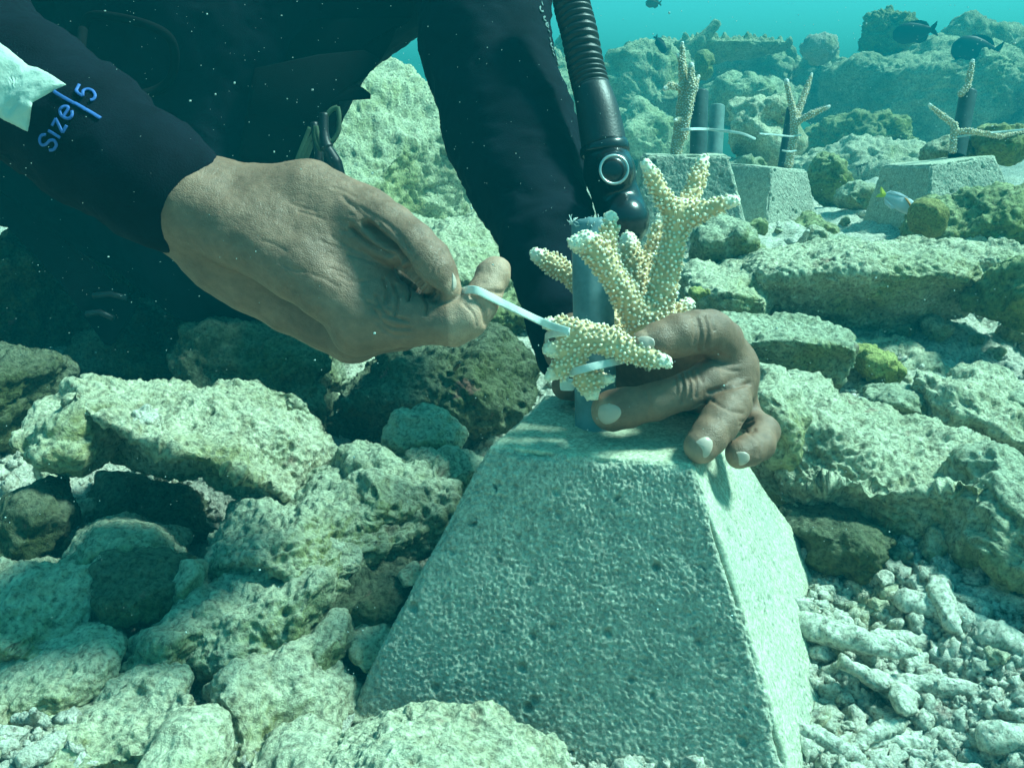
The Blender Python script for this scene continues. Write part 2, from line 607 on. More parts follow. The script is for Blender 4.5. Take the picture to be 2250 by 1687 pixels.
def pipe_mat(name, col, trans):
    m, nt, b = new_mat(name)
    v = nd(nt, 'ShaderNodeTexCoord').outputs['Object']
    n = tex_noise(nt, v, 60, 6, .65)
    c = mixc(nt, ramp(nt, n, [(.35, 0), (.7, 1)]), tuple(x * .75 for x in col), tuple(x * 1.2 for x in col))
    nt.links.new(c, b.inputs['Base Color'])
    b.inputs['Roughness'].default_value = .35
    b.inputs['Specular IOR Level'].default_value = .4
    b.inputs['Transmission Weight'].default_value = trans
    b.inputs['IOR'].default_value = 1.15
    nt.links.new(bump(nt, tex_noise(nt, v, 400, 5, .6), .3, .0005), b.inputs['Normal'])
    return m
M['pipe'] = pipe_mat('grey_blue_plastic', (.15, .25, .26), .0)
M['pipe_dark'] = pipe_mat('dark_far_pipe', (.05, .09, .09), .0)
M['pipe_clear'] = pipe_mat('milky_plastic', (.22, .34, .32), .35)
M['tie'] = pipe_mat('white_nylon', (.74, .80, .74), .35)
# ------------------------------------------------------------------ seabed
GP = [(-300, 1687, .47), (200, 1687, .47), (800, 1687, .48), (1300, 1687, .48), (1900, 1660, .47), (2500, 1660, .47),
      (100, 1450, .56), (600, 1450, .57), (1900, 1400, .58), (2300, 1400, .58), (0, 1200, .70), (500, 1200, .72), (900, 1200, .72),
      (1900, 1180, .72), (2350, 1150, .74), (250, 1010, .86), (760, 950, .95), (1000, 960, .95), (1750, 960, .84), (2200, 960, .84),
      (100, 780, 1.08), (500, 780, 1.12), (900, 780, 1.15), (1700, 800, .98), (2200, 800, .98), (300, 650, 1.35), (-200, 600, 1.3),
      (700, 600, 1.4), (1000, 600, 1.5), (1500, 640, 1.15), (1700, 600, 1.22), (2200, 600, 1.25), (1500, 520, 1.5), (1800, 490, 1.6), (2150, 520, 1.5),
      (1500, 430, 1.9), (1800, 420, 1.9), (2200, 420, 1.9), (1700, 370, 2.4), (2300, 350, 2.4), (900, 480, 2.2), (300, 480, 2.2)]
gw = [P(x, y, far(d) * (.955 if x > 1600 and y < 1300 else 1)) for x, y, d in GP] + [np.array(q) for q in [(-3., 5, .25), (0, 5.2, .30), (3.6, 5.2, .36), (-5, 8, .1), (0, 8, .1), (5, 8, .1), (0, 10, 0), (-9, 2, .1), (9, 2, .1),
                                              (-1.2, .3, .04), (1.2, .3, .04), (0, -.6, 0), (-3, -2, 0), (3, -2, 0), (0, -5, 0), (0, .2, 0)]]
gw = np.array(gw)

def _warp(x, y):
    r = np.hypot(x, y) + 1e-9
    k = np.log1p(r * 3) / r
    return np.stack([x * k, y * k], -1)
_gq = _warp(gw[:, 0], gw[:, 1])
def _phi(d2):
    return np.sqrt(d2 + .05)
_A = _phi(((_gq[:, None] - _gq[None]) ** 2).sum(-1))
_n = len(_gq)
_S = np.zeros((_n + 1, _n + 1))
_S[:_n, :_n] = _A - np.eye(_n) * .03
_S[:_n, _n] = _S[_n, :_n] = 1
_w = np.linalg.solve(_S, np.concatenate([gw[:, 2], [0]]))
def ground_z(x, y):
    x = np.atleast_1d(np.asarray(x, float))
    y = np.atleast_1d(np.asarray(y, float))
    out = np.empty(len(x))
    for s in range(0, len(x), 60000):
        q = _warp(x[s:s + 60000], y[s:s + 60000])
        out[s:s + 60000] = _phi(((q[:, None] - _gq[None]) ** 2).sum(-1)) @ _w[:_n] + _w[_n]
    return out

PITS = [(P(760, 1470, .56), .030, .050), (P(330, 1130, .70), .07, .03), (P(800, 930, .98), .06, .05)]
def bed_z(x, y):
    x, y = np.atleast_1d(np.asarray(x, float)), np.atleast_1d(np.asarray(y, float))
    z = ground_z(x, y) + .012
    for c, r, h in PITS:
        z = z - h * np.exp(-(((x - c[0]) ** 2 + (y - c[1]) ** 2) / r ** 2) ** 1.5)
    q = np.stack([x, y, z], 1)
    near = sstep(.25, .5, np.hypot(x, y))
    z = z + near * (.030 * fbm(q * 4.5, 3) + .009 * fbm(q * 15, 4, .5) + .003 * fbm(q * 55, 3, .6, ridged=True) - .006 * sstep(.35, .1, worley(q * 16)))
    return z + .0016 * fbm(q * 190, 2) * near

th = np.concatenate([np.linspace(-180, -48, 50, endpoint=False), np.linspace(-48, 48, 620), np.linspace(48, 180, 50)[1:]])
rr = np.concatenate([[.02, .1], np.exp(np.linspace(math.log(.2), math.log(9.0), 560))])
TH, RR = np.meshgrid(np.radians(th), rr, indexing='ij')
X, Y = (RR * np.sin(TH)).ravel(), (RR * np.cos(TH)).ravel()
Z = bed_z(X, Y)
nt_, nr_ = len(th), len(rr)
idx = np.arange(nt_ * nr_).reshape(nt_, nr_)
Q = np.stack([idx[:-1, :-1], idx[:-1, 1:], idx[1:, 1:], idx[1:, :-1]], -1).reshape(-1, 4)[:, ::-1]
seabed = mesh_obj('seabed', np.stack([X, Y, Z], 1), Q, M['sand'], origin=(0, 0, 0))
tag(seabed, 'pale coral sand and rock floor under the rocks', 'seabed', kind='structure')

# ------------------------------------------------------------------ rocks
def rock_shape(c, size, n, boxp=2.6, amp=.22, roll=0.0, yaw=0.0, seed=0, pits=1.0, fine=1.0, layer=0.0, knobs=0.0, far_k=1.0, facets=9, dents=(), cuts=()):
    cube, Q = cube_sphere(n)
    u = cube / np.linalg.norm(cube, axis=1)[:, None]
    e = (np.abs(u) ** boxp).sum(1) ** (-1 / boxp)
    V = u * e[:, None] * np.array(size)
    m = float(np.mean(sorted(size)[:2]))
    off = np.array([seed * 3.7, seed * 1.9, seed * 5.3])
    # broken faces
    gp = np.random.RandomState(seed + 900)
    S = np.array(size)
    for _ in range(facets):
        nn = gp.normal(size=3)
        nn /= np.linalg.norm(nn)
        dd = gp.uniform(.62, .92) * np.linalg.norm(nn * S)
        over = V @ nn - dd
        V = V - np.where(over > 0, over * .92, 0)[:, None] * nn
    for nn, k in cuts:
        nn = np.array(nn, float)
        nn /= np.linalg.norm(nn)
        over = V @ nn - k * np.linalg.norm(nn * S)
        V = V - np.where(over > 0, over * .95, 0)[:, None] * nn
    for _ in range(6 if cuts else 0):                   # worn edges
        A, W = np.zeros_like(V), np.zeros(len(V))
        m4 = V[Q].mean(1)
        for k in range(4):
            np.add.at(A, Q[:, k], m4)
            np.add.at(W, Q[:, k], 1)
        V = .4 * V + .6 * A / W[:, None]
    # large warps, then lumps, then grain
    q = V / m * .62 + off
    w = np.stack([fbm(q, 2), fbm(q + 31, 2), fbm(q + 67, 2)], 1)
    V = V + w * amp * m * 1.25
    N = normals(V, Q)
    q = V / m + off
    h = amp * m * (.60 * fbm(q * 1.3, 4, .48) + .13 * fbm(q * 2.6, 4, .55, ridged=True))
    if layer:
        h = h + layer * np.abs(noise(V * np.array([3, 3, 40]) + off))
    if knobs:
        h = h + knobs * sstep(.55, .05, worley(V / (knobs * 2.2) + off))
    g = V / far_k + off * .37
    det = min(1.0, m / .05) * fine * far_k
    h = h + det * (.0040 * fbm(g * 42, 3, .6) + .0017 * fbm(g * 120, 2, .6, ridged=True) + .0013 * fbm(g * 330, 2))
    h = h - det * pits * (.007 * sstep(.30, .08, worley(g * 26)) * (noise(g * 9) > 0) + .0035 * sstep(.34, .1, worley(g * 85)))
    V = V + N * h[:, None]
    cr, sr = math.cos(roll), math.sin(roll)
    V = np.stack([V[:, 0] * cr + V[:, 2] * sr, V[:, 1], -V[:, 0] * sr + V[:, 2] * cr], 1)
    cy, sy = math.cos(yaw), math.sin(yaw)
    V = np.stack([V[:, 0] * cy - V[:, 1] * sy, V[:, 0] * sy + V[:, 1] * cy, V[:, 2]], 1)
    V = V + np.asarray(c)
    for x, y, r, push in dents:
        px, py, dd = to_px(V)
        k = np.exp(-(((px - x) ** 2 + ((py - y) * 1.5) ** 2) / r ** 2) ** 1.1) * (dd < c[1] * 1.05)
        V = V + (k * push * (1 + .35 * noise(V * 60)))[:, None] * FWD
    return V, Q

_seed = [0]
def rock(name, cat, label, px, py, d, hw, hh, dep, roll=0, mat='rock_turf', boxp=2.6, amp=.22, yaw=0, group=None, n=None, **kw):
    _seed[0] += 1
    dep *= far(d) / d
    d = far(d)
    c = P(px, py, d)
    size = (hw * d / F, dep, hh * d / F)
    if n is None:
        n = int(np.clip(max(hw, hh) / 2.6, 14, 135))
    # a positive roll lowers the right end
    V, Q = rock_shape(c, size, n, boxp, amp, rad(roll), rad(yaw), _seed[0], far_k=max(1.0, d * .9), **kw)
    # size axes are x (right), y (away), z (up)
    o = mesh_obj(name, V, Q, M[mat], origin=c)
    return tag(o, label, cat, group)

T, D, L, MS, FR = 'rock_turf', 'rock_dark', 'rock_pale', 'rock_moss', 'rock_far'
RK = [
 # ---- left foreground
 ('rock', 'rock', 'sunlit knobbly head of rock with a small cream coral on its right shoulder', 185, 935, .66, 95, 85, .06, 10, L, 2.3, .30),
 ('rock', 'rock', 'long pale slab sloping down to the right, dark hollow under its left half', 465, 1000, .665, 285, 88, .10, 17, L, 3.0, .22, dict(facets=4, cuts=[((-.25, -.74, -.62), .22), ((.1, -.1, 1), .55)])),
 ('rock', 'rock', 'dark turfy rock added to darken the hollow under the long pale slab', 330, 1125, .74, 165, 50, .04, 8, D, 2.4, .25),  # dark turf, put in to deepen the shade under the slab
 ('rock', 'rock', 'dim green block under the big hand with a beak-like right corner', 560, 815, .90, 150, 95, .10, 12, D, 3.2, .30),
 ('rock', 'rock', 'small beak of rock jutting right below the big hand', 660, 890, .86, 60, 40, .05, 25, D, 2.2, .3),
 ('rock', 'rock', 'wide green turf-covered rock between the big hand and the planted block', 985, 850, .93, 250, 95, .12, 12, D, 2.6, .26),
 ('rock', 'rock', 'round turf-covered knob left of the planted block', 925, 975, .74, 78, 68, .05, 0, T, 2.2, .22),
 ('rock', 'rock', 'low lump in front of the round turf knob, left of the block corner', 985, 1040, .70, 90, 45, .05, -8, T, 2.4, .25),
 ('rock', 'rock', 'dark olive cobble at the left edge under the sunlit rock head', 85, 1145, .62, 75, 70, .05, -30, D, 2.2, .2),
 ('rock', 'rock', 'smooth grey-green cobble under the long slab', 275, 1205, .60, 120, 55, .05, 6, T, 2.4, .15),
 ('rock', 'rock', 'shadowed oval cobble lying right of the big pale boulder', 330, 1290, .56, 115, 55, .045, 16, D, 2.4, .18),
 ('rock', 'rock', 'bright white chip wedged upright beside the dark oval cobble', 418, 1270, .56, 28, 48, .02, 10, L, 3.4, .15),
 ('rock', 'rock', 'big pale boulder at the left edge, blotched and pitted', 105, 1345, .55, 190, 92, .09, 14, L, 2.5, .24, dict(cuts=[((-.1, -.3, 1), .5), ((-.3, -.7, -.6), .4)])),
 ('rock', 'rock', 'large rounded turf-covered rock left of the block with a yellow-green nose', 690, 1165, .63, 285, 95, .10, -14, T, 2.6, .2),
 ('rock', 'rock', 'brownish hump touching the upper left face of the block', 800, 1110, .64, 130, 75, .07, -10, T, 2.3, .25),
 ('rock', 'rock', 'sloping mossy rock in the middle of the left rubble', 610, 1335, .56, 180, 85, .07, -22, T, 2.6, .22),
 ('rock', 'rock', 'purple-brown broken rock against the left face of the block', 800, 1290, .58, 105, 60, .05, 8, D, 2.4, .32),
 ('rock', 'rock', 'round-ended stub above the dark hole beside the block', 735, 1400, .53, 55, 42, .035, -20, T, 2.6, .18),
 ('rock', 'rock', 'small round knob hanging over the dark hole beside the block', 815, 1405, .535, 45, 38, .03, 0, L, 2.2, .2),
 ('rock', 'rock', 'tiny white stone against the block left edge', 905, 1265, .57, 30, 20, .015, -10, L, 2.4, .1),
 ('rock', 'rock', 'small crusty rock wedged under the sloping mossy rock', 400, 1400, .53, 110, 55, .05, -15, T, 2.5, .25),
 ('rock', 'rock', 'worn cylinder of dead coral lying at the left edge', 100, 1490, .50, 165, 45, .04, -17, L, 3.0, .12, dict(facets=0)),
 ('rock', 'rock', 'long bright ridge rising to the right across the bottom left corner', 210, 1600, .465, 300, 52, .05, -20, L, 2.6, .22),
 ('rock', 'rock', 'pale egg-shaped stone in the bottom left', 415, 1660, .425, 78, 80, .035, -14, L, 2.2, .08, dict(facets=0)),
 ('rock', 'rock', 'flat sandy slab dotted with orange specks left of the block foot', 600, 1535, .50, 160, 95, .06, 8, L, 2.8, .22),
 ('rock', 'rock', 'dark chunk in the bottom left corner under the bright ridge', 120, 1690, .45, 170, 40, .04, -10, T, 2.4, .25),
 ('rock', 'rock', 'bright white foreground rock in front of the block foot', 960, 1752, .41, 340, 105, .055, 3, L, 2.5, .15),
 ('rock', 'rock', 'pale lump at the bottom edge left of the white foreground rock', 650, 1715, .43, 110, 60, .05, -8, L, 2.3, .22),
 # ---- left background, in the diver's shade
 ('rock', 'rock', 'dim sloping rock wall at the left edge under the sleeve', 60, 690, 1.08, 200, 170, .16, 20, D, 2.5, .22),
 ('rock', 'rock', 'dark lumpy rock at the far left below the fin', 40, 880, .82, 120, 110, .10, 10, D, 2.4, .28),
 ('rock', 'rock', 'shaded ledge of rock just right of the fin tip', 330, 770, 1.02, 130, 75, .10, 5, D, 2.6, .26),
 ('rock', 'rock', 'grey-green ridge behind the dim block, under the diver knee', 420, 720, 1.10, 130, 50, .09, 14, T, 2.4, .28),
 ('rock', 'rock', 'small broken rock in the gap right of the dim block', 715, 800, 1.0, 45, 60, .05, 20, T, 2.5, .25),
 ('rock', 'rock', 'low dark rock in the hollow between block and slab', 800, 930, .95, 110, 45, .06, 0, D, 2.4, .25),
 ('rock', 'rock', 'dark rock added over a sunlit patch between the fin tip and the diver knee', 275, 620, 1.12, 120, 90, .08, 10, D, 2.4, .25),  # added; its dark colour stands in for shade over sunlit seabed
 # ---- behind the diver
 ('reef_rock', 'reef rock', 'tall algae-tufted reef rock standing between the diver body and arm', 830, 520, 1.82, 330, 400, .55, 0, 'rock_algae', 2.1, .13),
 ('reef_rock', 'reef rock', 'lower foot of the algae-tufted reef rock, right of the pinching hand', 1010, 640, 1.42, 190, 150, .24, 0, 'rock_algae', 2.1, .2),
 ('reef_rock', 'reef rock', 'turfy boulder under the pinching fingers behind the block', 1120, 740, 1.15, 130, 85, .1, 0, MS, 2.4, .25),
 # ---- right side
 ('rock', 'rock', 'pale crumbly rock touching the block right of the little finger', 1690, 905, .64, 62, 85, .05, 15, L, 2.4, .22),
 ('rock', 'rock', 'long sunlit log-shaped rock with a dark underside, right of the hand', 1865, 640, 1.00, 250, 92, .085, 0, L, 3.6, .11, dict(facets=1, cuts=[((0, -.62, -.78), .42)])),
 ('rock', 'rock', 'pitted rock between the cream coral and the log-shaped rock', 1575, 640, .98, 100, 72, .09, 5, L, 2.6, .24, dict(cuts=[((0, -.2, 1), .5)])),
 ('rock', 'rock', 'ledge with a dark green side face just right of the knuckles', 1715, 780, .84, 122, 95, .07, 8, T, 4.0, .15, dict(facets=2, cuts=[((-.1, -.2, 1), .5), ((0, -.8, -.6), .45)])),
 ('rock', 'rock', 'low pale rock carrying the yellow coral', 1935, 815, .92, 140, 66, .09, 6, L, 2.6, .2, dict(cuts=[((0, -.3, 1), .4)])),
 ('rock', 'rock', 'dark olive stone below the yellow coral', 1965, 895, .80, 75, 40, .05, -6, T, 2.4, .25),
 ('rock', 'rock', 'large pale rock filling the right side below the dark olive stone', 1985, 1045, .66, 305, 92, .13, 13, L, 2.6, .24, dict(facets=4, cuts=[((.05, -.25, 1), .42), ((0, -.7, -.72), .5)])),
 ('rock', 'rock', 'mossy right shoulder of rock at the right edge below the middle', 2210, 1130, .60, 130, 115, .09, 25, T, 2.6, .26),
 ('rock', 'rock', 'pale sloping rock at the right edge, level with the fingers', 2170, 895, .80, 175, 75, .10, 12, L, 2.6, .22, dict(cuts=[((0, -.2, 1), .4)])),
 ('rock', 'rock', 'dark green rock with a round knob at the right edge by the log-shaped rock', 2235, 650, .92, 85, 80, .08, -25, MS, 2.4, .25),
 ('rock', 'rock', 'crumbly low rock left of the large pale rock, beside the block', 1740, 1030, .68, 90, 75, .06, 0, L, 2.3, .28),
 ('rock', 'rock', 'brown-shadowed stone tucked under the large pale rock', 1830, 1165, .62, 120, 45, .06, 10, D, 2.4, .25),
 ('rock', 'rock', 'grey pitted rock at the foot of the left background block', 1595, 545, 1.08, 78, 58, .07, 0, T, 2.3, .26),
 ('rock', 'rock', 'small dark leaning stone above the log-shaped rock', 1850, 550, 1.25, 48, 28, .05, 12, T, 2.4, .25),
 ('rock', 'rock', 'olive crusted stone on the sand above the log-shaped rock', 1770, 515, 1.4, 60, 38, .06, 0, MS, 2.3, .25),
 ('rock', 'rock', 'low outcrop with olive bands in front of the right background block', 2160, 490, 1.22, 150, 62, .11, -10, MS, 2.6, .24),
 ('rock', 'rock', 'pale low ridge under the banded outcrop', 2140, 570, 1.15, 170, 36, .1, 4, L, 2.6, .2, dict(cuts=[((0, -.2, 1), .4)])),
 ('rock', 'rock', 'dark round-topped stump beside the middle background block', 1825, 390, 1.6, 40, 52, .05, 0, MS, 2.3, .2),
 ('rock', 'rock', 'small dark stone between stump and fish', 1885, 430, 1.55, 42, 26, .05, 0, T, 2.3, .25),
 ('rock', 'rock', 'broad pale mound of reef rubble behind the right blocks', 1900, 375, 1.95, 170, 48, .16, -4, L, 2.4, .24),
 ('rock', 'rock', 'pale boulder behind the middle background block, between two planted pipes', 1675, 285, 1.78, 75, 78, .12, -8, L, 2.4, .28),
 ('rock', 'rock', 'rounded stones in front of the right background pipe', 2195, 315, 1.45, 62, 40, .06, 0, MS, 2.3, .2),
 ('rock', 'rock', 'grey rounded stone at the foot of the right background pipe', 2080, 335, 1.5, 55, 32, .05, -10, T, 2.3, .2),
 ('rock', 'rock', 'low rubble between left and middle background blocks', 1620, 385, 1.75, 60, 40, .08, 0, T, 2.4, .28),
 # ---- far reef
 ('reef_rock', 'reef rock', 'far left head of reef behind the hose', 1425, 215, 2.5, 100, 92, .26, 0, FR, 2.6, .24),
 ('reef_rock', 'reef rock', 'dark reef wall under the flat table coral', 1610, 185, 2.9, 180, 70, .26, 0, FR, 2.6, .26),
 ('reef_rock', 'reef rock', 'broken reef slope left of the planted pipes', 1400, 310, 2.2, 100, 55, .2, 0, FR, 2.4, .28),
 ('reef_rock', 'reef rock', 'pale shelf of reef below the dark reef wall', 1640, 225, 2.35, 130, 42, .18, 0, FR, 2.4, .28),
 ('reef_rock', 'reef rock', 'big mossy reef ridge rising to the upper right', 2010, 220, 2.6, 240, 112, .34, -14, FR, 2.5, .22),
 ('reef_rock', 'reef rock', 'mossy reef crest behind the two dark fish', 2060, 150, 2.9, 170, 65, .3, 0, FR, 2.4, .26),
 ('reef_rock', 'reef rock', 'rounded mossy spur at the foot of the right reef ridge', 1900, 300, 2.1, 130, 50, .16, -12, MS, 2.4, .22),
 ('reef_rock', 'reef rock', 'mossy reef shoulder at the upper right edge', 2230, 210, 2.5, 110, 95, .26, 0, FR, 2.4, .24),
 ('reef_rock', 'reef rock', 'reef rubble between ridge and table coral', 1800, 190, 2.8, 75, 60, .2, -10, FR, 2.4, .28),
 ('reef_rock', 'reef rock', 'distant strip of reef seen between sleeve and hose', 1225, 180, 2.4, 60, 90, .2, 0, FR, 2.4, .28),
]
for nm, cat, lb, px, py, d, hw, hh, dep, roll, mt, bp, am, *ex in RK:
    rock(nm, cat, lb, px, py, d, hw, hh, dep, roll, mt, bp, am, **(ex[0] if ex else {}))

# ---- loose stones between the big rocks
def loose(n, x0, x1, y0, y1, r0, r1, label, group, mats, seed):
    g = np.random.RandomState(seed)
    k = 0
    while k < n:
        px, py = g.uniform(x0, x1), g.uniform(y0, y1)
        ds = np.linspace(.38, 3, 400)
        pts = np.array([P(px, py, q) for q in ds])
        j = int(np.argmax(pts[:, 2] < bed_z(pts[:, 0], pts[:, 1])))
        k += 1
        if j == 0 or (660 < px < 870 and 1400 < py < 1560) or (200 < px < 500 and 990 < py < 1170) or abs(px - 1280 - (py - 1000) * .05) < 230 + (py - 1000) * .42:
            continue
        r = g.uniform(r0, r1) * g.uniform(.6, 1)
        d = ds[j]
        c = pts[j] + np.array([0, 0, r * d / F * .55])
        _seed[0] += 1
        V, Q = rock_shape(c, np.array([1, g.uniform(.6, 1), g.uniform(.45, .9)]) * r * d / F, int(np.clip(r / 2.4, 9, 40)), 2.5, .3, g.uniform(-.5, .5), g.uniform(-1.5, 1.5), _seed[0])
        tag(mesh_obj('stone', V, Q, M[mats[g.randint(len(mats))]], origin=c), label, 'stone', group)
loose(60, -60, 1000, 880, 1680, 18, 62, 'small loose stone between the left foreground rocks', 'loose stones at lower left', ('rock_pale', 'rock_pale', 'rock_turf'), 31)
loose(60, 1640, 2300, 640, 1320, 14, 58, 'small loose stone among the rocks right of the hand', 'loose stones at right', ('rock_pale', 'rock_turf', 'rock_pale'), 32)
loose(70, 1700, 2350, 1180, 1690, 8, 40, 'broken knob of pale coral rubble in the lower right heap', 'rubble knobs at lower right', ('rubble', 'rubble', 'rock_pale'), 35)
loose(46, 1420, 2300, 400, 640, 8, 26, 'small far stone on the sand around the background blocks', 'loose stones on the far sand', ('rock_pale', 'rock_turf', 'rock_moss'), 33)
loose(30, -60, 900, 640, 900, 12, 45, 'small dim stone in the shade below the arm', 'loose stones in the shade', ('rock_dark', 'rock_turf'), 34)

# ---- living lumps on the reef
rock('sponge', 'sponge', 'round olive brown sponge beside the pale fish', 2040, 478, 1.12, 36, 40, .025, 0, 'sponge', 2.2, .12, pits=.3, facets=0)
rock('yellow_coral', 'coral', 'flat yellow-green coral patch on the low pale rock at right', 1922, 803, .845, 46, 30, .03, 30, 'yellow', 2.4, .24, pits=1.2, knobs=.004, facets=0)
rock('brain_coral', 'coral', 'pale round brain coral on the skyline right of the table coral', 1800, 108, 2.5, 36, 30, .05, 0, 'brain', 2.2, .05, pits=.3, knobs=.006, facets=0)
rock('round_coral', 'coral', 'green rounded coral just right of the tall planted coral', 1546, 143, 2.2, 18, 26, .03, 0, 'rock_moss', 2.2, .12, knobs=.006, facets=0)
rock('bush_coral', 'coral', 'knobbly bush coral on the reef crest left of the dark fish', 1945, 80, 2.6, 65, 38, .08, -12, 'rock_moss', 2.3, .2, knobs=.016, n=60)
rock('small_coral', 'coral', 'small knobbly cream coral on the shoulder of the sunlit rock head', 312, 928, .63, 36, 22, .014, 0, 'rubble', 2.3, .18, knobs=.0045, n=44, facets=0)
rock('lime_coral', 'coral', 'lime green tuft on the pitted rock behind the coral fragment', 1535, 645, .89, 20, 14, .012, 0, 'yellow', 2.2, .25, knobs=.004)
# table coral: a plate with a ragged rim
def table_coral():
    cube, Q = cube_sphere(70)
    u = cube / np.linalg.norm(cube, axis=1)[:, None]
    k = far(2.6)
    c = P(1585, 100, k)
    s = np.array([150 * k / F, .2, 30 * k / F])
    V = u * s
    ang = np.arctan2(u[:, 1], u[:, 0])
    V[:, :2] *= (1 + .14 * noise(np.stack([np.cos(ang) * 4, np.sin(ang) * 4, ang * 0], 1)))[:, None]
    V[:, 2] = np.where(V[:, 2] > 0, V[:, 2] * .35, V[:, 2] * (1.2 - .6 * np.hypot(u[:, 0], u[:, 1])))
    V = V + normals(V, Q) * (.016 * fbm(V * 20, 3) + .032 * sstep(.5, .05, worley(V * 18)) * (u[:, 2] > -.2))[:, None]
    o = mesh_obj('table_coral', V + c, Q, M['rock_far'], origin=c)
    tag(o, 'flat ragged table coral on the skyline with a leaning branch', 'coral')
    V, fs = tube(spline([P(1500, 125, k - .15), P(1545, 85, k - .18), P(1578, 48, k - .2)], 12), np.linspace(.042, .024, 25), 14)
    V = V + normals(V, fs) * (.006 * fbm(V * 60, 3))[:, None]
    mesh_obj('branch', V, fs, M['rock_far'], o)
table_coral()

# ---- rubble fingers and gravel
def stick(seed, L=.05, r=.008):
    g = np.random.RandomState(seed)
    pts = np.array([[-L / 2, 0, 0], [-L / 6, g.uniform(-.1, .1) * L, g.uniform(-.06, .06) * L], [L / 6, g.uniform(-.1, .1) * L, g.uniform(-.06, .06) * L], [L / 2, 0, 0]])
    c = spline(pts, 14)
    t = np.linspace(-1, 1, len(c))
    rr_ = r * (1 - .25 * (t + 1) / 2) * np.sqrt(np.clip(1 - np.abs(t) ** 7, .02, 1))
    V, fs = tube(c, rr_, 22)
    if seed % 3 == 0:
        V2, f2 = tube(spline([c[24], c[24] + [.012, .014, .004], c[24] + [.020, .026, .006]], 8), np.linspace(r * .8, r * .5, 17), 16)
        f2 = [f + len(V) for f in f2]
        V = np.concatenate([V, V2])
        fs = [np.concatenate([fs[0], f2[0]]), np.concatenate([fs[1], f2[1]])]
    V = V + normals(V, fs) * (.0022 * fbm(V * 75 + seed, 3) + .0009 * fbm(V * 300 + seed, 2) - .0012 * sstep(.4, .1, worley(V * 160 + seed)))[:, None]
    return mesh_obj('dead_coral_branch', V, fs, M['rubble'], origin=(0, 0, 0))

g = np.random.RandomState(5)
protos = [stick(i + 1, g.uniform(.045, .085), g.uniform(.0045, .0085)) for i in range(8)]
used = set()
def put_stick(px, py, d=None, yaw=0, s=1.0, label='', group=''):
    # on the seabed along the ray through this pixel
    ds = np.linspace(.38, 5, 600)
    pts = np.array([P(px, py, k) for k in ds])
    gz = bed_z(pts[:, 0], pts[:, 1])
    k = int(np.argmax(pts[:, 2] < gz + .005))
    if k == 0:
        return None
    i = g.randint(8)
    o = protos[i]
    if i in used:
        o = o.copy()
        COL.objects.link(o)
    used.add(i)
    o.location = pts[k] if d is None else P(px, py, d)
    o.rotation_euler = (g.uniform(-.25, .25) + g.uniform(0, 6), g.uniform(-.25, .25), yaw)
    o.scale = (s, s * g.uniform(.85, 1.2), s * g.uniform(.8, 1.1))
    tag(o, label, 'dead coral', group)
    return o
GRP = 'bleached finger-coral rubble at the lower right'
for i in range(14):
    px = g.uniform(1760, 2330)
    py = g.uniform(1290, 1720)
    if px < 1700 + (1687 - py) * .35:
        px += 160
    put_stick(px, py, None, g.normal(-.7, .85), g.uniform(.5, 1.5), 'bleached finger of coral rubble in the lower right heap', GRP)
for px, py, yaw, s, lb in [(2110, 1400, -.75, 1.15, 'longest pale rubble branch sloping down to the right in the lower right heap'),
                           (1900, 1500, -.65, 1.1, 'thick grey-green rubble branch beside the block foot'),
                           (2090, 1540, -.2, 1.05, 'forked pale rubble branch in the middle of the lower right heap'),
                           (1870, 1400, -1.3, .95, 'blunt hollow-ended rubble stub next to the block right face'),
                           (1790, 1640, -.4, 1.0, 'rounded rubble stub at the bottom edge right of the block'),
                           (2200, 1300, -.6, 1.2, 'smooth pale rubble branch under the mossy right shoulder')]:
    put_stick(px, py, None, yaw, s, lb, GRP)
for i in range(26):
    put_stick(g.uniform(-50, 760), g.uniform(1400, 1690), None, g.uniform(-1.5, 1.5), g.uniform(.4, .7), 'short rubble finger among the bottom left rocks', 'rubble fingers among the left rocks')
for i in range(30):
    put_stick(g.uniform(1450, 2250), g.uniform(420, 620), None, g.uniform(-1.5, 1.5), g.uniform(.5, 1.0), 'short rubble finger on the sand behind the hand', 'rubble fingers on the far sand')

def gravel():
    cube, Q = cube_sphere(3)
    u = cube / np.linalg.norm(cube, axis=1)[:, None]
    b = Bag()
    g = np.random.RandomState(11)
    n = 10500
    px = g.uniform(-200, 2450, n)
    py = 1700 - 1050 * g.uniform(0, 1, n) ** 1.5
    px[6500:] = g.uniform(1700, 2400, 4000)
    py[6500:] = g.uniform(1130, 1700, 4000)
    ray = np.array([P(x, y, 1.0) for x, y in zip(px, py)]) - CAM
    d = np.full(n, .3)
    for _ in range(14):
        p = CAM + ray * d[:, None]
        d = np.clip(d + (p[:, 2] - bed_z(p[:, 0], p[:, 1])) / (-ray[:, 2] + .08) * .7, .3, 3)
    p = CAM + ray * d[:, None]
    z = bed_z(p[:, 0], p[:, 1])
    for k in range(n):
        s = g.uniform(.0007, .0030) * (1 + 1.3 * (g.rand() < .12))
        V = u * (s * g.uniform(.6, 1.4, 3)) * (1 + .25 * g.normal(size=(len(u), 1)))
        b.add(V + np.array([p[k, 0], p[k, 1], z[k] + s * .4]), Q)
    o = b.build('gravel', M['rubble'], origin=(0, 0, 0))
    tag(o, 'fine pale coral gravel scattered over the sand', 'gravel', kind='stuff')
gravel()
